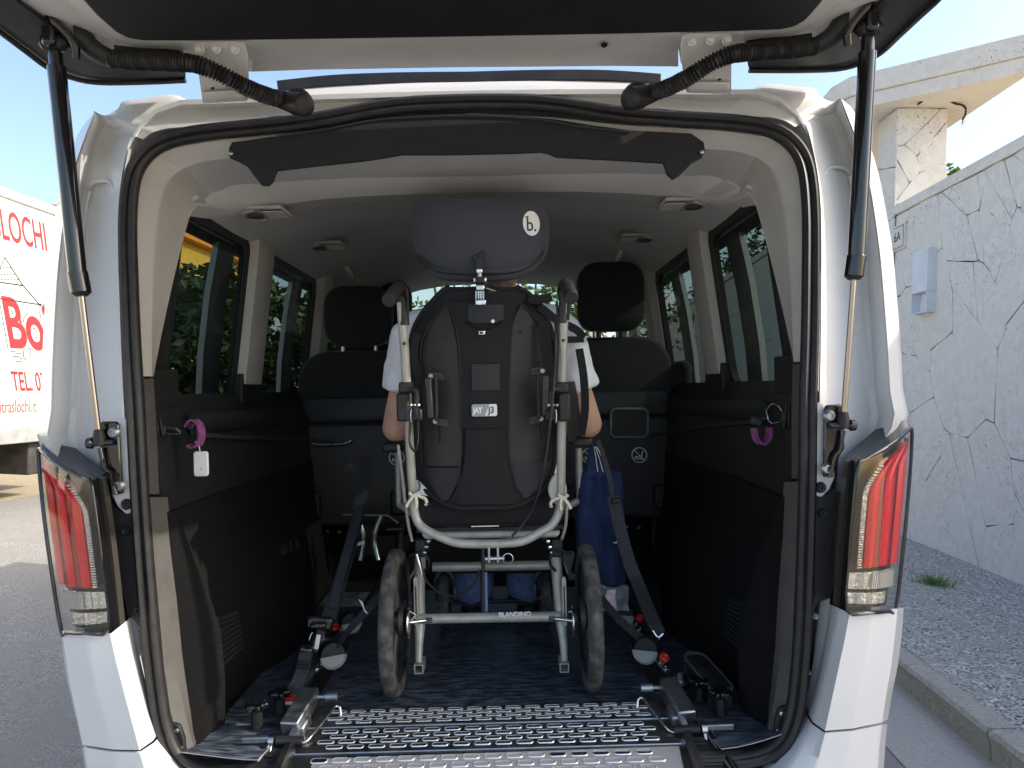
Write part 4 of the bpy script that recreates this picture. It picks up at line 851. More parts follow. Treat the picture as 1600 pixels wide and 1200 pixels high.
# pictograms: a barred ring with a seated figure
def picto(px, py, r, parent, Y=1.399):
    c = P(px, py, Y)
    g = MB().tube([c+Vector((r*math.cos(t*.2618), 0, r*math.sin(t*.2618))) for t in range(24)], r*.085, 5, closed=True).build('pictogram_ring', M['white'], parent)
    MB().tube([c+Vector((-r*.68, -.001, r*.68)), c+Vector((r*.68, -.001, -r*.68))], r*.07, 5).build('pictogram_bar', M['white'], g)
    MB().tube([c+Vector((r*.45, 0, r*.55)), c+Vector((r*.30, 0, -.2*r)), c+Vector((-.25*r, 0, -.2*r)), c+Vector((-.3*r, 0, -.5*r)), c+Vector((.5*r, 0, -.5*r))], r*.10, 5).build('pictogram_figure', M['white'], g)
    MB().box(c+Vector((-.5*r, 0, -.3*r)), (r*.25, .002, r*.4)).build('pictogram_block', M['white'], g)
picto(999, 711, .031, sR); picto(921, 712, .031, sR); picto(620, 715, .031, sL)
q = P(547, 729, 1.399)
MB().prism([q+Vector(v) for v in ((-.022, 0, -.012), (-.02, 0, .012), (-.012, 0, .0), (.0, 0, .022), (.02, 0, -.008), (.022, 0, -.012))], (0, -.001, 0)).build('pictogram', M['greyplastic'], sL); MB().box(q+Vector((0, 0, -.018)), (.05, .001, .005)).build('pictogram_line', M['greyplastic'], sL)
# shiny bracket below the left seat
bk = MB()
for x0, x1 in ((556, 570), (582, 596)): bk.tube(smoothpath([P(lerp(x0, x1, .1 if x0 < 570 else .9), 806, 1.2), P(lerp(x0, x1, .7 if x0 < 570 else .3), 830, 1.18), P(lerp(x0, x1, .8 if x0 < 570 else .2), 850, 1.18), P(lerp(x0, x1, .4 if x0 < 570 else .6), 876, 1.16)], 4), .011, 8)
bk.build('leg_bracket', M['steel'], sL, 60)
MB().tube([P(536, 805, 1.22), P(606, 806, 1.22), P(622, 818, 1.2)], .006, 6).build('front_tube', M['dullsteel'], sL, 60)
MB().tube([P(604, 828, 1.15), P(630, 827, 1.15)], .006, 6).build('release_bar', M['dullsteel'], sL, 60)
MB().box(P(560, 850, 1.15), (.045, .004, .012), Matrix.Rotation(R(-16), 3, 'Y')).build('release_label', M['white'], sL)
# driver's seat ahead
s = thing('van_seat', (-.62, 2.5, .56), "driver's black seat ahead of the left passenger seat", 'seat')
pillow(MB(), -.60, 1.30, 2.38, .5, .66, .16, .1).build('backrest', M['cloth'], s, 50); pillow(MB(), P(603, 470, 2.38).x, 1.855, 2.38, .27, .27, .11, .09).build('headrest', M['cloth'], s, 50)
for dx in (-.06, .06): MB().tube([(P(603, 470, 2.38).x+dx, 2.43, 1.58), (P(603, 470, 2.38).x+dx, 2.43, 1.76)], .007, 8).build('headrest_post', M['chrome'], s, 60)
MB().box((-.60, 2.7, .98), (.5, .5, .14)).build('cushion', M['cloth'], s, bevel=.05, seg=3); MB().box((-.60, 2.65, .74), (.4, .45, .36)).build('seat_base', M['plastic'], s, bevel=.02)
# ================================================================== wheelchair
FZ = .560
wc = thing('wheelchair', (.03, .5, FZ), 'champagne-framed tilt wheelchair with black shell back, seen from behind in the van', 'wheelchair')
def part(name, mb, mat, parent=wc, **k): return mb.build(name, M[mat], parent, **k)
# rear wheels
def wheel(xc, yc, r, wd, n_sp=5, caster=False, inner=1):
    c = Vector((xc, yc, FZ+r)); h = wd/2
    root = part('rear_wheel' if not caster else 'front_wheel', MB().lathe([(r*.80, -h*.75), (r*.86, -h*.98), (r*.93, -h), (r*.975, -h*.80), (r, -h*.35), (r, h*.35), (r*.975, h*.8), (r*.93, h), (r*.86, h*.98), (r*.80, h*.75)], c, (1, 0, 0), 48, caps=False), 'tyre', smooth=40)
    part('rim', MB().lathe([(r*.80, -h*.75), (r*.76, -h*.7), (r*.72, -h*.3), (r*.72, h*.3), (r*.76, h*.7), (r*.80, h*.75)], c, (1, 0, 0), 40, caps=False), 'rim', root, smooth=40)
    part('hub', MB().lathe([(r*.08, -h*1.25), (r*.20, -h*1.2), (r*.22, -h*.6), (r*.14, -h*.4), (r*.14, h*.4), (r*.22, h*.6), (r*.20, h*1.2), (r*.08, h*1.25)], c, (1, 0, 0), 20), 'rim', root, smooth=40)
    for k in range(n_sp):
        a = 2*math.pi*k/n_sp+.3; d = Vector((0, math.cos(a), math.sin(a))); part('spoke', MB().tube([c+d*r*.14, c+d*r*.45, c+d*r*.74], [r*.07, r*.05, r*.08], 6), 'rim', root, smooth=60)
    return root
wheel(P(619, 965, .34).x, .34, .190, .037); wheel(P(919, 962, .34).x, .34, .190, .037)
wheel(-.135, .86, .090, .034, 4, True); wheel(.205, .86, .090, .034, 4, True)
for x in (-.135, .205):
    part('caster_fork', MB().tube(smoothpath([(x-.028, .86, FZ+.09), (x-.03, .85, FZ+.16), (x, .83, FZ+.205), (x+.03, .85, FZ+.16), (x+.028, .86, FZ+.09)], 3), .008, 6), 'steel', smooth=60)
    part('caster_stem', MB().tube([(x, .83, FZ+.20), (x, .82, FZ+.33)], .013, 8), 'frame', smooth=60)
# U-shaped back frame
ul = [(627,472,.20),(630,520,.21),(633,560,.225),(637,640,.25),(641,710,.275),(645,770,.295),(647,795,.30),(652,814,.30),(664,827,.295),(686,838,.29),(713,848,.285),(746,850,.285),(786,849,.285),(815,846,.285),(840,834,.29),(861,821,.295),(872,803,.30),(876,780,.295),(877,720,.275),(878,640,.25),(879,560,.225),(880,520,.21),(882,470,.20)]
part('back_frame', MB().tube(smoothpath([P(*q) for q in ul], 4), .0118, 12), 'frame', smooth=60)
# push handles
for pts in (((632,508,.205),(630,470,.20),(628,455,.195),(622,450,.17),(614,460,.12),(607,470,.085)), ((879,505,.205),(881,470,.20),(881,452,.195),(884,445,.17),(889,455,.12),(893,466,.085))):
    h = part('push_handle', MB().tube(smoothpath([P(*q) for q in pts], 4), [.0125]*6+[.016, .017]+[.0165]*9+[.0175]*3+[.016], 12), 'rubber', smooth=50)
    a, b = P(*pts[2]), P(*pts[3])
    part('brake_lever', MB().tube(smoothpath([P(pts[1][0]+6, pts[1][1]+30, .20), P(pts[2][0]+9, pts[2][1]+10, .185), P(pts[3][0]+7, pts[3][1]-5, .16), P(pts[4][0]+7, pts[4][1]-2, .12)], 3), .005, 6), 'plastic', h, smooth=60)
for x, y in ((632, 537), (880, 532)): part('frame_bolt', MB().lathe([(.004, .0), (.004, .004), (0, .005)], P(x, y, .205), (0, -1, 0), 10), 'ink')
# second thin side tubes
for pts in (((622,695,.31),(628,740,.32),(633,785,.33)), ((634,787,.33),(638,820,.35),(644,845,.37)), ((886,782,.33),(884,820,.35),(878,842,.37))):
    part('side_tube', MB().tube(smoothpath([P(*q) for q in pts], 3), .0045, 8), 'frame', smooth=60)
# lower frame
for xs, ys in (((657, 655, 656, 655, 654), (868, 920, 965, 1005, 1036)), ((868, 872, 876, 880, 882), (868, 915, 962, 1002, 1034))):
    part('rear_leg', MB().tube(smoothpath([P(xs[0], ys[0], .40), P(xs[1], ys[1], .405), P(xs[2], ys[2], .40), P(xs[3], ys[3], .375), P(xs[4], ys[4], .35)], 3), [.0155]*8+[.013, .0115, .0105, .010, .010], 12), 'frame', smooth=60)
    b = P(xs[4], ys[4]+10, .335); sq = MB()
    for a0, a1 in ((.0125, .0095),):
        o = [b+Vector((x*a0, 0, z*a0)) for x, z in ((-1, -1), (1, -1), (1, 1), (-1, 1))]; i_ = [b+Vector((x*a1, 0, z*a1)) for x, z in ((-1, -1), (1, -1), (1, 1), (-1, 1))]
        sq.rings([o, i_, [p+Vector((0, .06, 0)) for p in i_], [p+Vector((0, .06, 0)) for p in o]], False, closed=True)
    part('tipper_socket', sq, 'frame')
axl = part('axle_tube', MB().tube([P(655, 967, .385), P(876, 963, .385)], .0135, 14), 'frame', smooth=60)
a, b = P(793, 966, .370), P(836, 958, .370)
fm = frame(P(779, 963.5, .3705), (1, 0, 0), (0, 0, 1)); text('lettering', 'BLANDINO', .0165, M['white'], fm, axl, extrude=.0004, offset=.0006, sx=1.05)
part('cross_tube', MB().tube([P(676, 886, .56), P(860, 883, .56)], .0145, 12), 'frame', smooth=60)
part('seat_bar', MB().slab([[P(658, 832, .36), P(876, 829, .36)], [P(660, 838, .355), P(874, 836, .355)], [P(664, 843, .36), P(870, 840, .36)]], (0, .02, 0)), 'frame', bevel=.004)
part('silver_edge', MB().box(P(758, 822, .35), (.075, .004, .003)), 'chrome')
# slotted axle plates, bolts, quick release discs
for s_, px, py, pw in ((-1, 655, 965, 650), (1, 878, 962, 882)):
    c = P(pw, 940, .37)
    pl_ = part('axle_plate', MB().prism([c+Vector((a_*.55, 0, b_)) for a_, b_ in rrect(.022, .135, .010, 4)], (0, .008, 0)), 'frame', bevel=.001)
    part('slot', MB().prism([c+Vector((a_*.5, -.0008, b_)) for a_, b_ in rrect(.007, .085, .003, 3)], (0, .0005, 0)), 'ink', pl_)
    d = P(px+(14 if s_ < 0 else -14)*1, py+4, .372); part('axle_nut', MB().lathe([(.0, -.012), (.007, -.012), (.0085, -.004), (.0085, .006), (.004, .008), (.004, .03)], d, (-s_*-1, 0, 0), 6), 'chrome', pl_)
    e_ = P(px+(-16 if s_ < 0 else 17), py+8, .345); part('brake_disc', MB().lathe([(.008, -.004), (.040, -.003), (.042, 0), (.040, .003), (.008, .004)], e_, (1, 0, 0), 24), 'chrome', pl_, smooth=40)
    part('axle_bolt', MB().tube([e_, d], .005, 8), 'chrome', pl_, smooth=60)
    part('frame_joint', MB().box(P(658 if s_ < 0 else 870, 855, .39), (.032, .03, .05)), 'plastic', bevel=.005)
    for k in range(3): part('joint_bolt', MB().lathe([(.006, 0), (.006, .008), (.003, .01)], P((668 if s_ < 0 else 858)+k*3*s_, 846+9*k, .37), (-s_, -.3, 0), 8), 'chrome')
    part('cable_loop', MB().tube(smoothpath([P(*q) for q in (((640,868,.37),(656,864,.36),(668,872,.36),(670,884,.37),(662,893,.38)) if s_ < 0 else ((892,866,.37),(874,860,.36),(861,868,.36),(860,882,.37),(868,892,.38)))], 4), .004, 6), 'rubber', smooth=60)
    part('wire_tie', MB().tube(smoothpath([P(*q) for q in (((636,950,.36),(643,957,.35),(650,961,.35),(645,966,.35),(641,975,.36)) if s_ < 0 else ((888,956,.35),(896,957,.35),(900,966,.35),(896,978,.35)))], 3), .0015, 4), 'white')
# tilt gas spring with clevis
part('tilt_spring', MB().tube([P(755, 857, .40), P(755, 892, .40), P(756, 893, .40), P(757, 958, .40)], [.0055, .0055, .0105, .0105], 10), 'seatplastic', smooth=50)
part('spring_sleeve', MB().tube([P(759, 894, .388), P(760, 955, .388)], .0045, 8), 'jeans', smooth=60)
for x in (764, 778): part('clevis_plate', MB().box(P(x, 866, .283), (.006, .014, .042)), 'frame', bevel=.002)
part('clevis_pin', MB().tube([P(758, 873, .283), P(788, 872, .283)], .0065, 10), 'chrome', smooth=60)
rc = P(792, 873, .275); part('pull_ring', MB().tube([rc+Vector((.013*math.cos(t*.39)+.003, .002, .013*math.sin(t*.39))) for t in range(16)], .0014, 5, closed=True), 'chrome')
# brake and tilt cables
for pts in (((868,500,.21),(868,560,.20),(862,640,.19),(852,720,.20),(838,780,.23),(820,815,.26),(800,838,.27)), ((656,870,.37),(660,890,.36),(668,910,.36),(690,928,.37),(715,930,.38),(738,915,.39),(750,890,.395)), ((642,655,.24),(640,690,.235),(648,705,.23),(653,690,.235),(653,650,.24)), ((870,470,.2),(872,520,.205),(869,600,.215))):
    part('cable', MB().tube(smoothpath([P(*q) for q in pts], 5), .0032, 6), 'rubber', smooth=60)
part('cable_end', MB().tube([P(786, 840, .265), P(800, 841, .262)], .004, 6), 'chrome', smooth=60)
part('cable_grip', MB().tube(smoothpath([P(651, 866, .36), P(655, 880, .355), P(660, 900, .355)], 3), .0035, 6), 'chrome', smooth=60)
# thin wire hoops and loose bow ties on the frame
for s_, c in ((-1, (647, 772)), (1, (880, 775))):
    for pts in (((0, 0), (10, 4), (18, 8), (20, 16), (17, 15)), ((0, 2), (-8, 12), (-12, 20)), ((2, 0), (4, 14), (3, 22)), ((-8, -2), (0, 3), (8, -3))):
        part('cotton_tie', MB().tube(smoothpath([P(c[0]-s_*x, c[1]+y, .272) for x, y in pts], 3), .0045, 6), 'tape', smooth=60)
# seat cushion and skirt below the back
part('seat_cushion', MB().box((.035, .58, 1.035), (.42, .46, .085)), 'shellb', bevel=.03, seg=3)
part('seat_skirt', MB().slab([[P(x, y, .37) for x, y in r] for r in (((655, 745), (700, 770), (760, 780), (820, 770), (868, 742)), ((660, 790), (705, 800), (760, 803), (815, 800), (864, 788)), ((664, 822), (705, 824), (760, 825), (815, 823), (862, 820)))], (0, .03, 0)), 'shellb', smooth=50)
part('calf_panel', MB().slab([[P(x, y, .74+.1*t) for x in (668, 720, 770, 820, 872)] for y, t in ((846, 0), (870, .3), (896, 1))], (0, .03, 0)), 'shellb', smooth=50)
part('seat_plate', MB().box((.035, .60, .985), (.40, .46, .012)), 'plastic')
# arm rests
for x, pxy in ((-.245, (600, 686)), (.305, (945, 686))):
    part('armrest', MB().box((x, .62, 1.205), (.06, .30, .03)), 'plastic', bevel=.012, seg=3)
    part('armrest_post', MB().tube([(x, .60, 1.19), (x, .60, 1.02)], .011, 8), 'frame', smooth=60)
    part('armrest_arm', MB().tube([(x, .60, 1.02), (x*.8, .55, 1.0)], .011, 8), 'frame', smooth=60)
# foot plates
part('footplate', MB().box((.035, 1.02, .615), (.30, .17, .015)), 'plastic', bevel=.005)
for x in (-.10, .17): part('legrest_tube', MB().tube([(x, .80, .97), (x, .95, .80), (x, .98, .62)], .011, 8), 'frame', smooth=60)
# ---- shell back: outline (left px, right px) per row
rowsP = [(448, 702, 806, .262), (456, 690, 822, .258), (470, 676, 837, .254), (490, 659, 851, .25), (515, 646, 861, .248), (545, 640, 867, .248), (590, 637, 870, .252), (640, 637, 871, .258), (690, 640, 869, .266), (730, 646, 865, .276), (757, 657, 854, .285), (775, 676, 836, .293), (787, 697, 815, .299), (793, 720, 790, .303)]
def shell_pt(k, s, off=0):
    y, x0, x1, Y = [lerp(rowsP[int(min(k, len(rowsP)-1.001))][q], rowsP[min(len(rowsP)-1, int(min(k, len(rowsP)-1.001))+1)][q], k-int(min(k, len(rowsP)-1.001))) for q in range(4)]
    xm = 753+ (y-450)*.012; hw_ = (x1-x0)/2; px = lerp(x0, x1, (s+1)/2)
    wx_ = abs(px-755)/112
    return P(px, y, Y+.085*wx_**2.2-off)
ks = [k*.5 for k in range(27)]; ss = [-1, -.93, -.8, -.65, -.5, -.35, -.2, 0, .2, .35, .5, .65, .8, .93, 1]
sh = part('shell_back', MB().slab([[shell_pt(k, s) for s in ss] for k in ks], (0, .016, 0)), 'shellb', smooth=60)
def row_of(y):
    for i in range(len(rowsP)-1):
        if rowsP[i][0] <= y <= rowsP[i+1][0]: return i+(y-rowsP[i][0])/(rowsP[i+1][0]-rowsP[i][0])
    return 0 if y < rowsP[0][0] else len(rowsP)-1
def onshell(px, y, off=0):
    k = row_of(y); i = min(len(rowsP)-2, int(k)); x0, x1 = (lerp(rowsP[i][q], rowsP[i+1][q], k-i) for q in (1, 2)); return shell_pt(k, (px-x0)/(x1-x0)*2-1, off)
def patch(name, L_, mat, off, vec=(0, .006, 0), parent=sh, nx=6):
    return part(name, MB().slab([[onshell(lerp(a, b, i/nx), y, off) for i in range(nx+1)] for y, a, b in L_], vec), mat, parent, smooth=60)
patch('side_panel', [(476, 693, 697), (490, 682, 703), (510, 670, 709), (540, 661, 714), (580, 657, 717), (640, 657, 719), (690, 659, 720), (728, 662, 721)], 'shellp', .006)
patch('side_panel', [(476, 814, 818), (490, 806, 830), (510, 801, 842), (540, 797, 850), (580, 795, 853), (640, 794, 853), (690, 793, 851), (722, 792, 848)], 'shellp', .006)
patch('lower_pocket', [(731, 661, 719), (745, 666, 717), (760, 673, 712), (775, 684, 704), (782, 690, 699)], 'shellg', .007)
patch('lower_pocket', [(722, 795, 860), (740, 799, 856), (757, 804, 848), (770, 812, 834), (778, 818, 824)], 'shellg', .007)
patch('centre_strip', [(472, 697, 812), (490, 708, 804), (520, 714, 800), (560, 718, 797), (620, 720, 795), (665, 720, 795)], 'shellb', .012)
patch('strip_hem', [(664, 720, 795), (668, 720, 795)], 'shellb', .015)
patch('lower_flap', [(668, 727, 793), (700, 728, 793), (730, 724, 797), (757, 717, 806), (775, 710, 815), (788, 712, 806)], 'shellb', .010)
patch('velcro_square', [(569, 737, 781), (590, 737, 781), (610, 737, 781)], 'ink', .0165, (0, .003, 0))
for seq in (((697,472),(706,490),(714,520),(718,560),(720,620),(721,700),(716,757),(708,780)), ((814,472),(803,490),(799,520),(797,560),(795,620),(795,700),(805,757),(815,772)), ((660,520),(656,580),(656,650),(660,725)), ((693,476),(672,505),(661,530)), ((818,476),(842,505),(852,530)), ((718,668),(757,670),(796,667)), ((702,452),(755,448),(806,452))):
    part('seam_piping', MB().tube(smoothpath([onshell(x, y, .012) for x, y in seq], 4), .0022, 5), 'plastic', sh, smooth=60)
part('edge_binding', MB().tube(smoothpath([shell_pt(k, -1, .002) for k in range(14)]+[shell_pt(13, s, .002) for s in (-.4, 0, .4)]+[shell_pt(13-k, 1, .002) for k in range(14)], 3), .007, 7), 'shellb', sh, smooth=60)
for x, y in ((690, 491), (694, 526), (812, 483), (814, 518), (672, 577), (842, 566)): part('rivet', MB().lathe([(.004, 0), (.004, .003), (0, .004)], onshell(x, y, .008), (0, -1, 0), 8), 'ink', sh)
# maker's plate: grey and white halves with lettering
lg = onshell(757, 641, .022); dx = onshell(777, 641, .022)-onshell(737, 641, .022); dxn = Vector((dx.x, 0, 0)).normalized(); W2 = dx.length/2; H2 = .0155
lgp = part('maker_plate', MB().prism([lg+dxn*a_+Vector((0, 0, b_)) for a_, b_ in rrect(W2*2, H2*2, .005, 3)], (0, .004, 0)), 'silverprint', sh)
part('plate_half', MB().prism([lg+dxn*a_+Vector((0, -.0008, b_)) for a_, b_ in ((W2*.02, -H2*.96), (W2*.9, -H2*.96), (W2*.97, -H2*.7), (W2*.97, H2*.7), (W2*.9, H2*.96), (W2*.38, H2*.96))], (0, .0006, 0)), 'white', lgp)
fm = frame(lg+Vector((-W2*.88, -.0016, -H2*.42)), (1, 0, 0), (0, 0, 1)); text('lettering', 'JAY', .0205, M['white'], fm, lgp, .0003, sx=.72, offset=.0012)
fm = frame(lg+Vector((W2*.30, -.0018, -H2*.50)), (1, 0, 0), (0, 0, 1)); text('lettering', 'J3', .024, M['ink'], fm, lgp, .0003, sx=.85, offset=.0003)
# shell brackets (slotted plates with bars) and tube clamps
for s_, c1, c2, bx_ in ((-1, (683, 588), (690, 660), (671, 622)), (1, (838, 580), (836, 656), (852, 618))):
    for (x, y), tl in ((c1, 6), (c2, 14)):
        c = onshell(x, y, .014); rot = Matrix.Rotation(R(tl*(1 if s_ < 0 else -1)), 3, 'Y')
        o = MB().prism([c+rot @ Vector((a_, 0, b_)) for a_, b_ in rrect(.052, .022, .010, 4)], (0, .008, 0)); br_ = part('shell_bracket', o, 'bracket', bevel=.002)
        part('slot', MB().prism([c+rot @ Vector((a_-.006*s_*-1, -.0008, b_)) for a_, b_ in rrect(.030, .008, .0039, 3)], (0, .0005, 0)), 'shellp', br_)
        part('bolt', MB().lathe([(.006, 0), (.006, .004), (.003, .004), (.003, .002)], c+rot @ Vector((s_*.016, -.002, -.001)), (0, -1, 0), 8), 'dullsteel', br_)
    c = P(bx_[0], bx_[1], .235); part('bracket_bar', MB().box(c, (.017, .022, .105), Matrix.Rotation(R(2*s_), 3, 'Y')), 'bracket', bevel=.004); part('bracket_bar', MB().box(c+Vector((-s_*.017, .006, -.003)), (.009, .018, .115)), 'plastic', bevel=.003)
    tx = 633 if s_ < 0 else 879
    part('tube_clamp', MB().box(P(tx+2*s_, 636, .235), (.032, .045, .072)), 'plastic', bevel=.006)
    part('tube_clamp', MB().box(P(tx-2*s_, 606, .24), (.036, .04, .030)), 'plastic', bevel=.006)
    part('clamp_lever', MB().tube(smoothpath([P(tx-8*s_, 608, .21), P(tx-18*s_, 612, .20), P(tx-16*s_, 640, .20), P(tx-17*s_, 650, .205)], 3), .007, 7), 'plastic', smooth=60)
    part('clamp_block', MB().box(P(tx-18*s_, 648, .235), (.032, .035, .03)), 'plastic', bevel=.005)
    for k in range(3): part('clamp_bolt', MB().lathe([(.0045, 0), (.0045, .006), (.002, .008)], P(tx-s_*(9+6*k), 633, .20), (0, -1, 0), 8), 'chrome')
    part('clamp_wire', MB().tube(smoothpath([P(tx-10*s_, 640, .2), P(tx-9*s_, 650, .198), P(tx-10*s_, 660, .2)], 3), .002, 5), 'chrome')
for x, y0, y1 in ((684, 668, 692), (847, 664, 685)): part('strap_tail', MB().tube([onshell(x, y0, .012), onshell(x+1, y1, .012)], .003, 5), 'ink')
# ---- head support
hcx, hcz, hy = P(750, 365, .30).x, P(750, 365, .30).z, .30
def hr_outline(u):     # closed outline, u in 0..1, in px around the centre
    pts = [(638,328),(640,312),(652,304),(672,302),(700,307),(725,312),(750,314),(778,312),(810,308),(838,309),(854,317),(860,334),(860,362),(856,386),(846,405),(830,418),(808,426),(780,431),(750,433),(718,431),(692,425),(670,414),(654,399),(645,380),(638,354)]
    return pts
ol = smoothpath([Vector((x-750, 365-y, 0)) for x, y in hr_outline(0)], 3, closed=True)
sc = .00168
rs = []
for f, s_ in ((0, .55), (.0, .80), (.05, .93), (.2, 1.0), (.5, 1.02), (.8, .99), (.95, .9), (1, .6)):
    rs.append([Vector((hcx+p.x*sc*s_, hy-.02+.085*f+1.6*(p.x*sc*s_)**2-.006*(1-s_)*6*(f < .1), hcz+p.y*sc*s_)) for p in ol])
hrr = part('head_support', MB().rings(rs), 'cushion', smooth=60)
def hr_pt(px, py, off=0): x = (px-750)*sc; return Vector((hcx+x, hy-.03+1.6*x*x-off, hcz+(365-py)*sc))
band = [(650,396),(662,408),(680,418),(705,424),(750,426),(798,424),(824,415),(842,401),(848,392)]
part('piping_band', MB().sweep(smoothpath([hr_pt(x, y, -.012-.006*abs(x-750)/110) for x, y in band], 4), [(-.006, -.004), (.006, -.004), (.006, .006), (-.006, .006)], Vector((0, -1, 0))), 'ink', hrr, smooth=60)
part('lower_roll', MB().tube(smoothpath([hr_pt(750+(x-750)*.94, y+7, -.036) for x, y in band[1:-1]], 4), [.004]+[.012]*23+[.004], 8), 'cushion', hrr, smooth=60)
e0 = hr_pt(831, 351, .0)
stk = part('sticker', MB().slab([[hr_pt(831+13.5*math.cos(t)*q, 351+19.5*math.sin(t)*q, .0035) for q in (.02, .5, 1)] for t in [k*math.pi/14 for k in range(29)]], (0, .001, 0)), 'white', hrr)
fm = frame(hr_pt(822.5, 363, .0045), hr_pt(840, 363, .0045)-hr_pt(822.5, 363, .0045), (0, 0, 1))
text('lettering', 'b.', .050, M['ink'], fm, stk, .0006, sx=.86, offset=.0003); part('letter_flag', MB().box(hr_pt(824, 341.5, .005), (.008, .001, .0026)), 'ink', stk)
# adjustable head support stem
for k, (y, w_, h_, mt, Y) in enumerate(((412, .018, .03, 'ink', .262), (424, .016, .012, 'chrome', .250), (431, .010, .02, 'steel', .25), (438, .024, .016, 'ink', .248), (438, .034, .013, 'chrome', .256), (450, .022, .014, 'chrome', .245), (461, .018, .022, 'dullsteel', .25), (473, .028, .014, 'chrome', .243), (492, .013, .04, 'chrome', .25))):
    part('stem_block', MB().box(P(749+.3*k, y, Y), (w_, .02, h_)), mt, bevel=.0025)
for k in range(4): part('stem_pin', MB().tube([P(744+4*k, 455, .238), P(744+4*k, 468, .238)], .0017, 5), 'chrome')
part('stem_lever', MB().tube([P(760, 450, .24), P(775, 455, .235), P(763, 457, .238)], .0025, 5), 'dullsteel'); part('pull_tab', MB().prism([hr_pt(x, y, .012) for x, y in ((737, 405), (747, 402), (756, 396), (759, 402), (757, 414), (742, 418))], (0, .008, 0)), 'ink', hrr, bevel=.002)
part('stem_plate', MB().slab([[onshell(x, y, .016) for x in (731, 745, 760, 775, 787)] for y in (476, 490, 505)], (0, .004, 0)), 'plastic', sh)
part('stem_arc', MB().tube(smoothpath([onshell(x, y, .02) for x, y in ((730, 502), (740, 509), (755, 513), (770, 510), (786, 501))], 3), .003, 6), 'gloss', sh, smooth=60)
part('white_stud', MB().lathe([(.005, 0), (.004, .003), (0, .003)], onshell(770, 502, .02), (0, -1, 0), 10), 'white', sh); part('buckle', MB().box(onshell(753, 520, .02), (.016, .006, .010)), 'chrome', sh, bevel=.001); part('buckle_hole', MB().box(onshell(752, 520, .0245), (.008, .003, .005)), 'ink', sh)
# shoulder harness straps showing beside the shell
def strap(pts, w_, mat, parent, name='strap', t=.002, up=(0, -1, 0), k=4):
    return MB().sweep(smoothpath([P(*q) for q in pts], k), [(-w_/2, -t/2), (w_/2, -t/2), (w_/2, t/2), (-w_/2, t/2)], Vector(up)).build(name, M[mat], parent, 50)
for pts, w_ in ((((826,466,.27),(842,468,.27),(862,464,.28)), .024), (((842,478,.29),(870,500,.32),(900,515,.36),(912,528,.38)), .022), (((850,520,.30),(880,530,.34),(912,530,.38)), .018), (((905,545,.38),(912,590,.36),(914,640,.36),(908,680,.37)), .022), (((850,500,.27),(852,540,.268),(858,575,.268)), .03), (((652,520,.29),(647,550,.30),(652,580,.29),(657,600,.28)), .02)):
    strap(pts, w_, 'shellb', wc, 'harness_strap')
part('side_guard', MB().slab([[P(887, y, .30), P(x1, y, .37)] for y, x1 in ((596, 898), (620, 903), (650, 907), (672, 906), (690, 897))], (0, .003, 0)), 'shellp', smooth=50)
# paper and cloth peeking out beside the seat
# ================================================================== the person in the chair (seen from behind)
pe = thing('person', (.04, .55, 1.08), 'person in a white T-shirt and blue jeans sitting in the wheelchair, seen from behind', 'person')
def limb(m, pts, rads, n=14, flat=None):
    pts = smoothpath(pts, 4); k = len(pts); rr = [interp(i/(k-1)*(len(rads)-1), list(range(len(rads))), rads) for i in range(k)]
    m.tube(pts, rr, n); m.ball(pts[0], rr[0], 12, 8); m.ball(pts[-1], rr[-1], 12, 8)
def fuse(mb, name, mat, parent, vox=.009, it=6):
    o = mb.build(name, M[mat], parent)
    r = o.modifiers.new('fuse', 'REMESH'); r.mode = 'VOXEL'; r.voxel_size = vox; r.use_smooth_shade = True
    s_ = o.modifiers.new('relax', 'SMOOTH'); s_.factor = .5; s_.iterations = it
    return o
def ell(m, secs):   # stacked elliptical sections (x, y, z, rx, ry)
    m.rings([[Vector((x+rx*math.copysign(abs(math.cos(a))**.85, math.cos(a)), y+ry*math.sin(a), z)) for a in [2*math.pi*i/24 for i in range(24)]] for x, y, z, rx, ry in secs])
cx = .045
shL, shR = P(663, 528, .47), P(858, 522, .47); elL, elR = P(620, 668, .50), P(918, 662, .50); wrL, wrR = Vector((-.225, .73, 1.235)), Vector((.285, .73, 1.235))
knL, knR = Vector((-.055, .95, 1.10)), Vector((.145, .95, 1.10)); anL, anR = P(738, 928, 1.0), P(826, 925, 1.0)
hd = Vector((cx+.03, .46, 1.755))
b = MB()
ell(b, ((cx, .50, 1.07, .16, .12), (cx, .50, 1.15, .165, .125), (cx, .48, 1.28, .15, .115), (cx, .47, 1.42, .165, .12), (cx, .47, 1.53, .165, .105), (cx, .47, 1.58, .10, .08), (cx+.01, .46, 1.62, .06, .06)))
limb(b, [(cx, .47, 1.57), (cx+.015, .46, 1.64), hd+Vector((0, 0, -.04))], [.065, .056, .06])
b.ball(hd, (.076, .098, .112), 20, 14); b.ball(hd+Vector((0, .075, -.03)), (.045, .04, .06)); b.ball(hd+Vector((0, .105, -.005)), (.012, .02, .022), 8, 6); b.ball(hd+Vector((0, .085, -.085)), (.03, .02, .02))
for s_ in (-1, 1): b.ball(hd+Vector((s_*.078, .0, -.012)), (.010, .020, .033), 10, 8); b.ball(hd+Vector((s_*.03, .09, .02)), (.014, .012, .010), 8, 6)
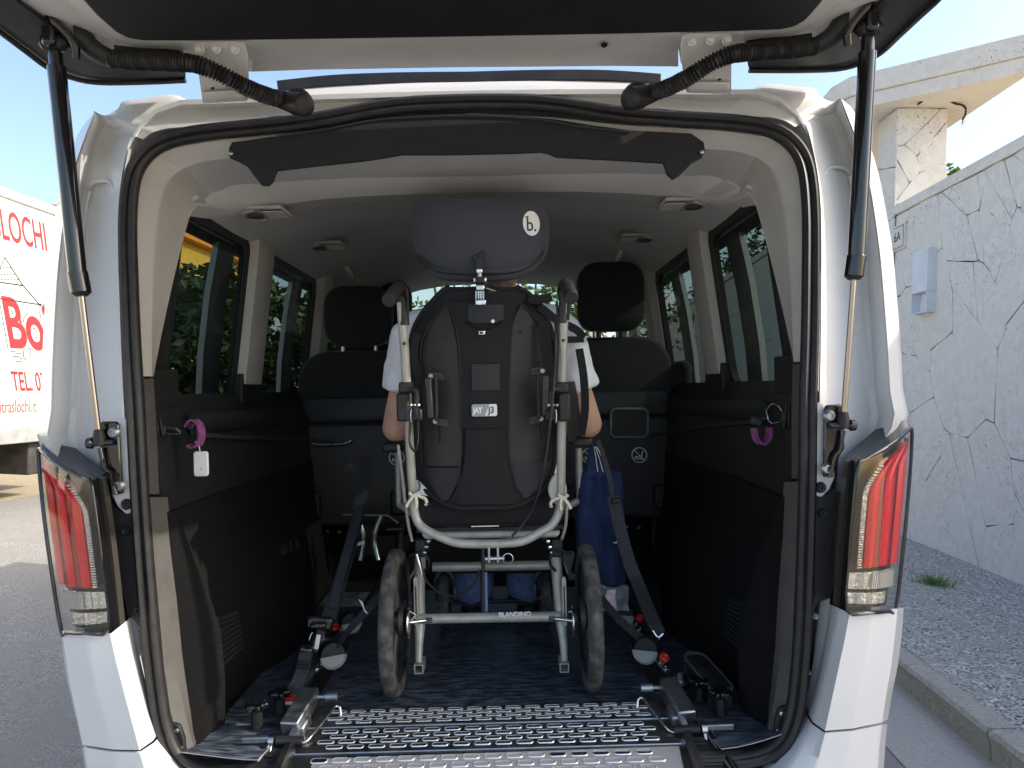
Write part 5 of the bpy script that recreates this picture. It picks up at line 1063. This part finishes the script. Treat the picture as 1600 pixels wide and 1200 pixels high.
for sh_, el_, wr_, s_ in ((shL, elL, wrL, 1), (shR, elR, wrR, -1)):
    limb(b, [sh_, lerp(sh_, el_, .5)+Vector((-.006*s_, 0, 0)), el_], [.058, .050, .043]); limb(b, [el_, lerp(el_, wr_, .4), wr_], [.044, .042, .027])
    pm = wr_+Vector((0, .055, -.004)); b.ball(pm, (.040, .052, .017), 12, 8)
    for q, (dx, L_) in enumerate(((-.030, .070), (-.010, .078), (.010, .074), (.029, .058))):
        f0 = pm+Vector((dx, .038, .002)); limb(b, [f0, f0+Vector((0, L_*.5, .004)), f0+Vector((0, L_*.85, -.012)), f0+Vector((0, L_*.95, -.026))], [.0095, .009, .0085, .0075], 8)
    t0 = wr_+Vector((.034*s_, .03, -.004)); limb(b, [t0, t0+Vector((.018*s_, .030, -.006)), t0+Vector((.020*s_, .058, -.016))], [.011, .0105, .009], 8)
for kn, an, hx in ((knL, anL, -.05), (knR, anR, .14)): limb(b, [(hx, .52, 1.12), lerp(Vector((hx, .52, 1.12)), kn, .6), kn], [.085, .075, .06]); limb(b, [kn, lerp(kn, an, .35), an], [.058, .055, .035])
fuse(b, 'body', 'skin', pe, .0085, 5)
# T-shirt with wide short sleeves
t = MB()
ell(t, ((cx, .49, 1.10, .195, .15), (cx, .49, 1.2, .195, .15), (cx, .48, 1.32, .188, .145), (cx, .475, 1.44, .192, .145), (cx, .47, 1.52, .175, .125), (cx, .47, 1.565, .12, .10), (cx+.01, .465, 1.60, .075, .075)))
for sh_, el_, s_, ln in ((shL, elL, -1, .55), (shR, elR, 1, .60)):
    o = Vector((s_*.012, 0, 0)); e_ = lerp(sh_, el_, ln)+Vector((s_*.006, 0, 0)); dn = (el_-sh_).normalized()
    t.tube(smoothpath([Vector((cx+s_*.09, .47, 1.51)), sh_+o*.5+Vector((0, 0, .010)), lerp(sh_, el_, .28)+o, e_, e_+dn*.004], 4), [.068, .070, .073, .076, .078, .079, .078, .077, .076, .076, .075, .075, .075, .075, .075, .074, .066], 18)
sho = fuse(t, 'shirt', 'shirt', pe, .008, 4)
tx = bpy.data.textures.new('cloth_folds', 'CLOUDS'); tx.noise_scale = .07; dm = sho.modifiers.new('folds', 'DISPLACE'); dm.texture = tx; dm.strength = .014; dm.mid_level = .5; dm.texture_coords = 'GLOBAL'
j = MB()
ell(j, ((cx, .50, 1.055, .17, .14), (cx, .50, 1.12, .185, .148), (cx, .49, 1.17, .178, .142)))
for kn, an, hx in ((knL, anL, -.05), (knR, anR, .14)):
    limb(j, [(hx, .52, 1.125), lerp(Vector((hx, .52, 1.12)), kn, .55), kn], [.098, .088, .078]); limb(j, [kn, lerp(kn, an, .5), lerp(kn, an, .93)], [.076, .074, .082])
fuse(j, 'jeans', 'jeans', pe, .009, 5)
h = MB(); h.ball(hd+Vector((0, -.008, .012)), (.082, .104, .112), 20, 14); h.ball(hd+Vector((0, -.055, -.055)), (.062, .045, .06), 14, 10)
ho_ = h.build('hair', M['hair'], pe, 60)
for an in (anL, anR):
    s2 = MB(); s2.ball(an+Vector((0, .06, -.035)), (.045, .115, .035), 14, 10); s2.ball(an+Vector((0, -.01, -.015)), (.042, .055, .045), 14, 10); s2.box(an+Vector((0, .055, -.063)), (.085, .24, .014)); fuse(s2, 'shoe', 'shoe', pe, .006, 3)
for s_ in (-1, 1): MB().ball(hd+Vector((s_*.03, .093, .018)), (.011, .008, .008), 8, 6).build('eye', M['white'], pe, 60)
MB().box(hd+Vector((0, .107, -.06)), (.045, .006, .006)).build('mouth', M['lred'], pe, bevel=.002)
# ================================================================== loose vinyl mat with curling edge
rows = []; rnd = random.Random(3)
nx, ny = 40, 36
for j in range(ny+1):
    r_ = []
    for i in range(nx+1):
        x = lerp(VX-.655, VX+.665, i/nx); y = lerp(.222 if -.475 < x < .525 else -.005, 1.30, (j/ny)**1.5); z = FZ-.0025+.0022*noise.noise((x*6, y*5, 0))
        yy = y
        e_ = max(0, 1-y/.10) if y < .2 else 0; c1 = max(0, (x-.55)/.13); c2 = max(0, (-.50-x)/.14)
        z += e_*(.030*c1**1.5+.022*c2**1.5+.004*(math.sin(x*9)+1)); yy += .02*e_*noise.noise((x*3, 2, 0))
        r_.append(Vector((x, yy, z)))
    rows.append(r_)
mt_ = MB().slab(rows, (0, 0, -.0022)).build('floor_mat', M['mat'], None, 50); tag(mt_, 'dark blue vinyl floor mat with curling rear corners in the van', 'mat')
mt_.data.materials.append(M['matback'])
nfc = nx*ny
for p in mt_.data.polygons:
    if p.index >= nfc: p.material_index = 1
# ================================================================== folding ramp
rp = thing('wheelchair_ramp', (.02, .1, FZ), 'perforated aluminium wheelchair ramp hinged to the van floor', 'ramp')
xl, xr = PZ(497, 1112, FZ+.008).x, PZ(1030, 1092, FZ+.008).x
ramp_prof = [(.224, .569), (.150, .567), (.128, .563), (.055, .555), (.030, .548), (-.06, .530), (-.60, .36), (-1.1, .19), (-1.65, .012)]
prof_len = [0]
for i in range(1, len(ramp_prof)): prof_len.append(prof_len[-1]+math.dist(ramp_prof[i], ramp_prof[i-1]))
def rpt(x, s, d=0):
    i = 0
    while i < len(ramp_prof)-2 and prof_len[i+1] < s: i += 1
    t = (s-prof_len[i])/(prof_len[i+1]-prof_len[i]); a, b = ramp_prof[i], ramp_prof[i+1]; n = Vector((0, (b[1]-a[1]), -(b[0]-a[0]))).normalized()*1.0
    return Vector((x, lerp(a[0], b[0], t), lerp(a[1], b[1], t)))+n*d
cpts = [(xl-.0, s) for s in (0, .02)]
rows = [[rpt(lerp(xl-.012, xr+.012, i/6), s) for i in range(7)] for s in [lerp(0, prof_len[-1], k/60) for k in range(61)]]
deck = MB().slab(rows, (0, 0, -.006)).build('deck', M['alu'], rp, 40)
def slot(xc, s, ln, w_, big=0):
    out, inn, dark = [], [], []
    for a, c in rrect(ln, w_, w_*.499, 4): out.append(rpt(xc+a, s+c, .0008)); 
    for a, c in rrect(ln-.0040, w_-.0036, (w_-.0036)*.499, 4): inn.append((rpt(xc+a, s+c, .0026), rpt(xc+a, s+c, .0010)))
    m = MB().rings([out, [p for p, q in inn], [q for p, q in inn]], False)
    hole = MB().add([q+Vector((0, 0, -.0002)) for p, q in inn], [tuple(range(len(inn)))])
    return m, hole
M['label'] = mk('pale_grey_surface', (.36, .36, .355), .45);  # plain opaque grey for the deck patch and most slot holes there
groups = [(.014, .0180, 4, 11.0), (.104, .0200, 4, 10.5), (.205, .0240, 4, 10.2), (.320, .026, 4, 10), (.45, .026, 4, 10), (.59, .026, 4, 9)]
for gi, (s0, ds, nr, nc) in enumerate(groups):
    for r_ in range(nr):
        pitch = (xr-xl-.075)/16; o_ = (r_ % 2)*.5
        for c_ in range(16):
            x = xl+.040+(c_+.28+o_)*pitch*.985
            if x > xr-.045: continue
            m, hole = slot(x, s0+r_*ds, pitch*.82, ds*.74)
            if gi < 4:
                sl2 = m.build('slot_lip', M['alulip'], deck, 40); hole.build('slot_hole', M['ink'] if gi != 2 or (r_ == 0 and (c_ < 1 or c_ > 10)) else M['label'], sl2)
            else:
                if r_ == 0 and c_ == 0: farm, farh = MB(), MB()
                farm.add(m.v, m.f); farh.add(hole.v, hole.f)
                if r_ == nr-1 and c_ == 14: tag(farm.build('slot_lip', M['alulip'], deck, 40), kind='stuff'); tag(farh.build('slot_hole', M['ink'], deck), kind='stuff')
for s_ in (.088, .184, .302): MB().tube([rpt(xl-.01, s_, .001), rpt(xr+.01, s_, .001)], .0022, 5).build('panel_hinge_line', M['steel'], deck)
fq = [rpt(xl+.040, .198, .0006), rpt(xr+.0, .190, .0006), rpt(xr-.01, .298, .0006), rpt(xl+.040, .298, .0006)]
MB().add(fq, [(0, 1, 2, 3)]).build('grey_patch', M['label'], rp)  # flat pale grey quad on the third ramp panel, below the slot lips
# side rails, galvanised hinge blocks, spring pins, hooked rods
for s_, xe in ((-1, xl), (1, xr)):
    f = lambda a: -s_*a          # towards the ramp middle
    rows = [[rpt(xe+s_*.012, q, .0), rpt(xe+s_*.020, q, .016), rpt(xe+s_*.034, q, .016), rpt(xe+s_*.036, q, -.03)] for q in [.03+.1*k for k in range(19)]]
    MB().slab(rows, (0, 0, -.003)).build('side_rail', M['alu'], rp, 40)
    o = Vector((xe+s_*.028, .175, FZ+.034)); tilt = Matrix.Rotation(R(8*s_), 3, 'Z') @ Matrix.Rotation(R(14), 3, 'X')
    MB().box(o+Vector((0, -.01, 0)), (.045, .13, .040), tilt).build('hinge_block', M['steel'], rp, bevel=.004)
    MB().box(o+Vector((-s_*.004, -.045, -.018)), (.05, .05, .03), tilt).build('hinge_block', M['steel'], rp, bevel=.006)
    MB().lathe([(.007, -.032), (.011, -.03), (.011, 0), (.006, .002), (.006, .02)], o+Vector((-s_*.048, .045, .010)), (s_, 0, 0), 14).build('spring_pin', M['steel'], rp, 40)
    MB().tube([o+Vector((-s_*.078, .045, .010)), o+Vector((-s_*.095, .05, .012))], [.006, .003], 8).build('pin_tip', M['plastic'], rp, 60)
    MB().tube(smoothpath([o+Vector((-s_*.094, .005, -.02)), o+Vector((-s_*.090, .010, -.002)), o+Vector((-s_*.078, .006, .0)), o+Vector((-s_*.060, -.045, -.014)), o+Vector((-s_*.040, -.092, -.030)), o+Vector((-s_*.02, -.100, -.033))], 4), .0036, 8).build('hook_rod', M['chrome'], rp, 60)
    ax = o+Vector((0, -.100, -.026))
    MB().tube([ax+Vector((-s_*.03, 0, -.002)), ax+Vector((s_*.03, 0, .0))], .0105, 12).build('pivot', M['plastic'], rp, 50)
    MB().lathe([(.008, -.008), (.014, -.006), (.014, .006), (.008, .008)], ax+Vector((s_*.040, 0, 0)), (1, 0, 0), 12).build('pivot_nut', M['chrome'], rp, 40)
    MB().box(ax+Vector((s_*.078, 0, .004)), (.062, .012, .014)).build('pivot_bar', M['steel'], rp, bevel=.002)
    MB().tube([ax+Vector((s_*.040, -.004, 0)), ax+Vector((s_*.042, -.05, -.065)), ax+Vector((s_*.044, -.10, -.12))], .0045, 8).build('link_rod', M['chrome'], rp, 60)
    MB().box(ax+Vector((s_*.044, -.075, -.085)), (.024, .03, .05)).build('link_foot', M['steel'], rp, bevel=.004)
    MB().tube([ax+Vector((s_*.050, -.005, -.01)), ax+Vector((s_*.098, -.115, -.075)), ax+Vector((s_*.104, -.13, -.083))], [.0125, .0125, .007], 12).build('gas_spring', M['gloss'], rp, 40)
    MB().tube([ax+Vector((s_*.060, -.135, -.085)), ax+Vector((s_*.11, -.135, -.085))], .009, 10).build('spring_stud', M['chrome'], rp, 60)
    MB().lathe([(.004, 0), (.010, .0), (.011, .004), (.006, .007), (0, .008)], ax+Vector((-s_*.012, -.028, -.016)), (0, -.3, 1), 8).build('rail_bolt', M['steel'], rp, 40)
    # star knobs holding the ramp to the floor rail
    for k, (dx, dy, hgt) in enumerate(((.075, .085, .055), (.105, .005, .060))):
        c = o+Vector((s_*dx, dy-.02, -.034)); star = []
        for q in range(24): a = 2*math.pi*q/24; r_ = .024+.006*math.cos(6*a); star.append(c+Vector((r_*math.cos(a), r_*math.sin(a), hgt-.016)))
        kn = MB().prism(star, (0, 0, .016)).build('star_knob', M['gloss'], rp, bevel=.003); MB().lathe([(.016, 0), (.014, .01), (.013, hgt-.016)], c, (0, 0, 1), 12).build('knob_stem', M['plastic'], kn, 40)
# ================================================================== wheelchair tie-downs
def reel(label, px, py, z, ang, knob, strap_to, foot, group=None, tail=None, r=.036):
    c = PZ(px, py, z); t = thing('tie_down_retractor', PZ(px, py, FZ), label, 'tie-down', group)
    ax = Vector((math.cos(ang), -math.sin(ang), .15)).normalized()
    MB().lathe([(r*.5, -.030), (r*.92, -.028), (r, -.020), (r, .018), (r*.9, .024), (r*.5, .025)], c, ax, 24).build('reel_housing', M['plastic'], t, 50)
    a_ = ax.orthogonal().normalized(); b_ = ax.cross(a_)
    hv = [c+ax*.026+(a_*math.cos(k*math.pi/12-.7)+b_*math.sin(k*math.pi/12-.7))*r*.92 for k in range(13)]
    MB().prism(hv, ax*.003).build('reel_cover', M['reel'], t, bevel=.001)
    MB().tube([c+ax*.03+(a_*math.cos(k*math.pi/12-.7)+b_*math.sin(k*math.pi/12-.7))*r*.95 for k in range(13)], .003, 6).build('reel_rim', M['silverprint'], t, 60)
    if knob: kc = PZ(*knob, z); kn = MB().lathe([(.011, 0), (.013, .003), (.013, .012), (.009, .014), (.006, .009)], kc, Vector((.3, -.6, .8)), 14).build('release_knob', M['red'], t, 40)
    p0 = P(*strap_to[0]); mids = [P(*q) for q in strap_to]+[c+Vector((0, 0, .01))]
    MB().sweep(smoothpath(mids, 4), [(-.0125, -.0011), (.0125, -.0011), (.0125, .0011), (-.0125, .0011)], Vector((0, -.6, 1))).build('webbing', M['web'], t, 50)
    ft = [PZ(*q[:2], q[2]) for q in foot]
    MB().sweep(smoothpath([c]+ft, 4), [(-.009, -.0015), (.009, -.0015), (.009, .0015), (-.009, .0015)], Vector((0, -.5, 1))).build('anchor_strap', M['chrome'], t, 50)
    e = ft[-1]; MB().lathe([(.020, -.006), (.022, -.002), (.012, .002), (.011, .004), (.009, .004), (.009, .022), (.006, .024), (0, .024)], Vector((e.x, e.y, FZ+.014)), (0, 0, 1), 16).build('anchor_bolt', M['steel'], t, 40)
    MB().lathe([(.016, 0), (.018, .008)], Vector((e.x, e.y, FZ)), (0, 0, 1), 16).build('anchor_foot', M['plastic'], t, 40)
    for k in range(2): MB().box(lerp(c, ft[0], .6+.3*k)+Vector((.004, -.006, .004)), (.012, .012, .010), Matrix.Rotation(R(35), 3, 'Z')).build('anchor_nut', M['chrome'], t, bevel=.002)
    return t
reel('grey reel tie-down nearer the ramp on the left, strap running to the left wheel', 518, 1022, FZ+.07, 1.15, None, ((604, 922, .50), (560, 968, .42)), ((490, 1050, FZ+.04), (458, 1082, FZ+.012)))
reel('grey reel tie-down behind the first on the left, with a red tab', 546, 972, FZ+.07, 1.15, (523, 982), ((606, 912, .75), (580, 940, .68)), ((530, 985, FZ+.04), (505, 1000, FZ+.012)), r=.032)
reel('grey reel tie-down with bright red knob nearer the ramp on the right', 1013, 1014, FZ+.07, 2.1, (1036, 1030), ((938, 934, .50), (968, 968, .44)), ((1040, 1046, FZ+.04), (1064, 1066, FZ+.012)))
reel('grey reel tie-down with red tab farther in on the right, behind the denim bag', 980, 960, FZ+.07, 2.1, (998, 968), ((935, 925, .75), (950, 938, .68)), ((1000, 985, FZ+.04), (1026, 992, FZ+.012)), r=.034)
tl = MB().slab([[P(x, y, .40) for x, y in r] for r in (((560, 936), (567, 941)), ((566, 948), (570, 952)), ((570, 957), (576, 960)))], (0, .001, 0)).build('strap_tag', mk('pinkish_paper', (.62, .50, .52), .8), None); tag(tl, 'small pinkish paper tag on the left tie-down strap', 'tag')
# occupant belts
bl = thing('seat_belt', PZ(480, 1075, FZ), 'wide grey occupant belt with black buckle rising on the left', 'seat belt')
strap(((574, 712, .95), (566, 770, .85), (556, 820, .72), (543, 870, .60), (528, 920, .50), (513, 968, .42)), .040, 'web', bl, 'webbing', .0025)
strap(((570, 760, .80), (558, 812, .68), (546, 850, .60), (532, 900, .52), (520, 950, .44)), .026, 'web', bl, 'webbing', .0025)
MB().box(P(500, 973, .40), (.075, .02, .036), Matrix.Rotation(R(6), 3, 'Y')).build('buckle', M['gloss'], bl, bevel=.008); MB().box(P(497, 977, .385), (.045, .02, .016)).build('buckle_bar', M['gloss'], bl, bevel=.006)
strap(((502, 985, .395), (497, 1000, .385), (490, 1018, .375)), .020, 'web', bl, 'belt_end', .003); MB().box(P(496, 1003, .372), (.012, .006, .040), Matrix.Rotation(R(12), 3, 'Y')).build('white_tab', M['white'], bl, bevel=.002)
MB().tube([P(483, 1000, .37), P(485, 993, .37), P(488, 988, .375)], .003, 6).build('hook', M['chrome'], bl, 60)
MB().box(P(478, 1018, .36), (.042, .03, .034), Matrix.Rotation(R(12), 3, 'Y')).build('anchor_buckle', M['gloss'], bl, bevel=.010, seg=3)
strap(((478, 1020, .35), (474, 1045, .33), (465, 1068, .31), (456, 1082, .30)), .034, 'rubber', bl, 'ribbed_boot', .012)
for k in range(6): MB().box(P(476-k*2.2, 1034+k*5.2, .322), (.034, .004, .0022), Matrix.Rotation(R(8), 3, 'Y')).build('boot_rib', M['plastic'], bl)
an_ = PZ(450, 1090, FZ+.02); MB().box(an_, (.035, .03, .008)).build('anchor_plate', M['red'], bl, bevel=.002); MB().box(an_+Vector((.004, -.008, -.008)), (.03, .02, .008)).build('anchor_foot', M['white'], bl, bevel=.002); MB().lathe([(.010, 0), (.010, .016), (.006, .018)], an_+Vector((0, 0, .006)), (0, 0, 1), 8).build('anchor_bolt', M['steel'], bl)
br2 = thing('seat_belt', PZ(1036, 1010, FZ), 'black ribbed occupant belt crossing the denim bag on the right', 'seat belt')
strap(((934, 688, .52), (944, 715, .52), (952, 745, .52), (958, 780, .50)), .014, 'web', br2, 'webbing', .0025)
strap(((958, 775, .50), (970, 830, .48), (984, 880, .46), (1000, 920, .45), (1014, 955, .45), (1030, 990, .44)), .036, 'web', br2, 'webbing', .003)
for k in range(4): MB().sweep(smoothpath([P(986+k*5, 905-k, .447), P(1003+k*5, 945-k, .440), P(1018+k*5, 978-k, .435)], 4), circ(.0016, 5), Vector((0, -1, 0))).build('belt_rib', M['web'], br2, 60)
MB().box(P(963, 782, .49), (.028, .012, .014), Matrix.Rotation(R(-10), 3, 'Y')).build('adjuster', M['plastic'], br2, bevel=.003)
MB().tube(smoothpath([P(1020, 985, .43), P(1028, 996, .425), P(1036, 990, .43)], 3), .003, 6).build('belt_ring', M['chrome'], br2, 60); MB().tube([P(1032, 990, .43), P(1029, 1003, .43), P(1035, 1012, .425)], .004, 6).build('hook', M['chrome'], br2, 60)
# horizontal grey lines with hooks, one on each side
def cross_line(label, hook_px, loop_px, path, s_, tagged):
    hk = P(*hook_px); t = thing('luggage_strap', hk, label, 'strap')
    MB().tube(smoothpath([P(*q) for q in path], 4), .003, 6).build('line', M['web'], t, 60); MB().tube(smoothpath([P(q[0], q[1]+3, q[2]) for q in path], 4), .0025, 6).build('line', M['web'], t, 60)
    for k in range(4): MB().box(hk+Vector((-.014+.009*k, 0, .002*k)), (.006, .02, .058-.004*k), Matrix.Rotation(R(8-6*k), 3, 'Y')).build('clip_fin', M['plastic'], t, bevel=.002)
    MB().box(hk, (.045, .016, .024)).build('clip', M['plastic'], t, bevel=.004)
    MB().tube([hk+Vector((s_*.04, 0, 0)), hk+Vector((s_*.015, 0, 0))], .005, 8).build('clip_pin', M['chrome'], t, 60)
    lc = P(*loop_px)
    if s_ < 0: MB().tube(smoothpath([hk+Vector((.012, -.004, .006)), hk+Vector((.05, -.006, .002)), hk+Vector((.055, -.004, -.010)), hk+Vector((.02, -.004, -.008))], 3), .0035, 6).build('hook', M['chrome'], t, 60)
    else: MB().tube([P(1198, 640, .17), P(1206, 631, .17), P(1216, 634, .17), P(1224, 645, .17), P(1222, 658, .17), P(1206, 662, .17), P(1199, 655, .17)], .0028, 6, closed=True).build('carabiner', M['chrome'], t, 60)
    lp = [Vector((lc.x+.019*math.cos(a), lc.y, lc.z+.034*math.sin(a))) for a in [R(q) for q in ((150, 100, 60, 20, -20, -60, -100, -130) if s_ < 0 else (170, 200, 235, 270, 305, 340, 370))]]
    MB().sweep(smoothpath(lp, 4), [(-.002, -.013), (.002, -.013), (.002, .013), (-.002, .013)], Vector((.25*s_, -1, 0))).build('purple_loop', M['purple'], t, 50)
    MB().box(lc+Vector((-s_*.002-.012, -.002, .022)), (.03, .018, .02), Matrix.Rotation(R(20), 3, 'Y')).build('knot', M['plastic'], t, bevel=.005)
    return t
cross_line('grey line clipped to the left lining with purple loop holding a white tag', (246, 672, .17), (303, 678, .20), ((300, 676, .21), (360, 681, .5), (430, 684, .9), (470, 686, 1.15), (520, 690, 1.36)), -1, True)
cross_line('grey line clipped to the right lining with steel carabiner and purple loop', (1234, 650, .17), (1190, 672, .18), ((1200, 652, .19), (1150, 660, .5), (1100, 665, .8), (1055, 672, 1.1), (1010, 682, 1.36)), 1, False)
wt = thing('white_tag', P(313, 725, .2), 'white plastic tag hanging from the purple loop on the left', 'tag')
c = P(313.5, 725, .20); MB().prism([c+Vector((a, 0, b)) for a, b in rrect(.036, .062, .007, 4)], (0, .007, 0)).build('card', M['white'], wt, bevel=.002); MB().tube([c+Vector((-.002, .003, .03)), c+Vector((-.004, .003, .045)), P(305, 690, .2)], .0015, 5).build('ring', M['chrome'], wt); MB().lathe([(.0015, 0), (0, .0005)], c+Vector((0, -.0005, -.012)), (0, -1, 0), 6).build('dot', M['greyplastic'], wt)
# ================================================================== denim bag
bg_ = thing('denim_bag', P(937, 920, .60), 'dark blue denim tote bag hanging from the right armrest', 'bag')
rowsB = []
for y, x0, x1 in ((735, 905, 968), (740, 900, 974), (760, 897, 975), (800, 898, 977), (840, 900, 979), (880, 902, 980), (905, 905, 981), (916, 912, 980)):
    r_ = []
    for i in range(13):
        u = i/12; p = P(lerp(x0, x1, u), y, .60); p.y += -.035*math.sin(math.pi*u)**.7*interp(y, [735, 760, 860, 916], [.25, .6, 1, .8])+.010*math.sin(u*9+y*.012)+.006*noise.noise((u*4, y*.02, 1)); r_.append(p)
    rowsB.append(r_)
MB().slab(rowsB, (0, .05, 0)).build('body', M['denim'], bg_, None, sub=1)
for a, b in ((918, 927), (936, 930)): 
    strap(((a, 742, .585), (lerp(a, b, .6), 715, .575), (b, 692, .57)), .022, 'denim', bg_, 'handle', .003)
MB().slab([[P(913, 745, .575), P(950, 742, .575)], [P(922, 715, .57), P(941, 714, .57)], [P(927, 695, .57), P(934, 695, .57)]], (0, .012, 0)).build('gathered_top', M['denim'], bg_, 50)
for k in range(3): MB().tube([P(928+k*2, 698, .567), P(931+k*5, 715, .566), P(934+k*8, 737, .568)], .0012, 4).build('stitching', M['white'], bg_)
MB().prism([P(x, y, .555) for x, y in ((957, 849), (966, 844), (974, 846), (972, 849))], (0, .001, 0)).build('white_label', M['white'], bg_)
pk = thing('plastic_packet', P(955, 950, .58), 'crumpled clear packet with a pale printed label under the denim bag', 'packet')
rnd = random.Random(9)
MB().slab([[P(lerp(928, 982, i/6)+rnd.uniform(-1.5, 1.5), y+rnd.uniform(-1.5, 1.5), .58+rnd.uniform(-.012, .012)) for i in range(7)] for y in (915, 925, 935, 945, 955)], (0, .02, 0)).build('film', mk('packet_film', (.35, .37, .40), .25, coat=.5, col2=(.24, .26, .28), nscale=30), pk, None)
MB().slab([[P(x, y, .50) for x, y in r] for r in (((949, 922), (962, 921)), ((946, 935), (961, 934)), ((951, 951), (963, 946)))], (0, .001, 0)).build('printed_label', mk('label_paper', (.66, .56, .60), .8, col2=(.5, .4, .45), nscale=60), pk)
# ================================================================== scrubbing brush, lit papers
bs = thing('scrubbing_brush', PZ(1107, 1075, FZ), 'oblong grey scrubbing brush lying on the mat beside the right lining', 'brush')
c = PZ(1105, 1062, FZ+.035); rot = Matrix.Rotation(R(12), 3, 'Z') @ Matrix.Rotation(R(10), 3, 'X')
def bp_(a, b, z): return c+rot @ Vector((a, b, z))
MB().rings([[bp_(a*s_, b*s_, z) for a, b in rrect(.062, .185, .029, 5)] for z, s_ in ((0, .82), (.004, .97), (.012, 1), (.020, .98), (.024, .86))]).build('block', M['rubber'], bs, 50)
m = MB(); rnd = random.Random(5)
for a, b in [(q[0]*.93, q[1]*.97) for q in rrect(.062, .185, .029, 14)]:
    for k in range(3): m.tube([bp_(a*(1-.06*k), b*(1-.03*k), .001), bp_(a*1.06*(1-.06*k)+rnd.uniform(-.002, .002), b*1.03*(1-.03*k)+rnd.uniform(-.002, .002), -.026)], .0011, 3)
tag(m.build('bristles', M['greyplastic'], bs), kind='stuff')
MB().rings([[bp_(a*s_, b*s_, z) for a, b in rrect(.062, .185, .029, 5)] for z, s_ in ((.0195, 1.03), (.026, 1.03), (.026, .93), (.0195, .93))], False, closed=True).build('rim', M['greyplastic'], bs, 40)
pp = thing('white_paper', P(662, 765, .34), 'folded white paper tucked beside the left of the wheelchair seat', 'paper')
MB().prism([P(x, y, .335) for x, y in ((650, 750), (655, 752), (668, 765), (679, 777), (652, 772))], (0, .004, 0)).build('sheet', M['white'], pp); MB().tube([P(653, 752, .332), P(656, 757, .332), P(655, 765, .332), P(650, 769, .332)], .003, 5).build('blue_mark', M['jeans'], pp)
cl = thing('cream_cloth', P(868, 765, .30), 'crumpled cream cloth tucked behind the right back tube', 'cloth')
rnd = random.Random(2)
m = MB(); m.rings([[P(871+(15*math.cos(a)+rnd.uniform(-2, 2))*s_, 764+(26*math.sin(a)+rnd.uniform(-3, 3))*s_, .318+d) for a in [k*math.pi/9 for k in range(18)]] for s_, d in ((.55, -.008), (.95, .0), (1, .012), (.6, .02))]); m.build('fold', M['tape'], cl, 60, sub=1)
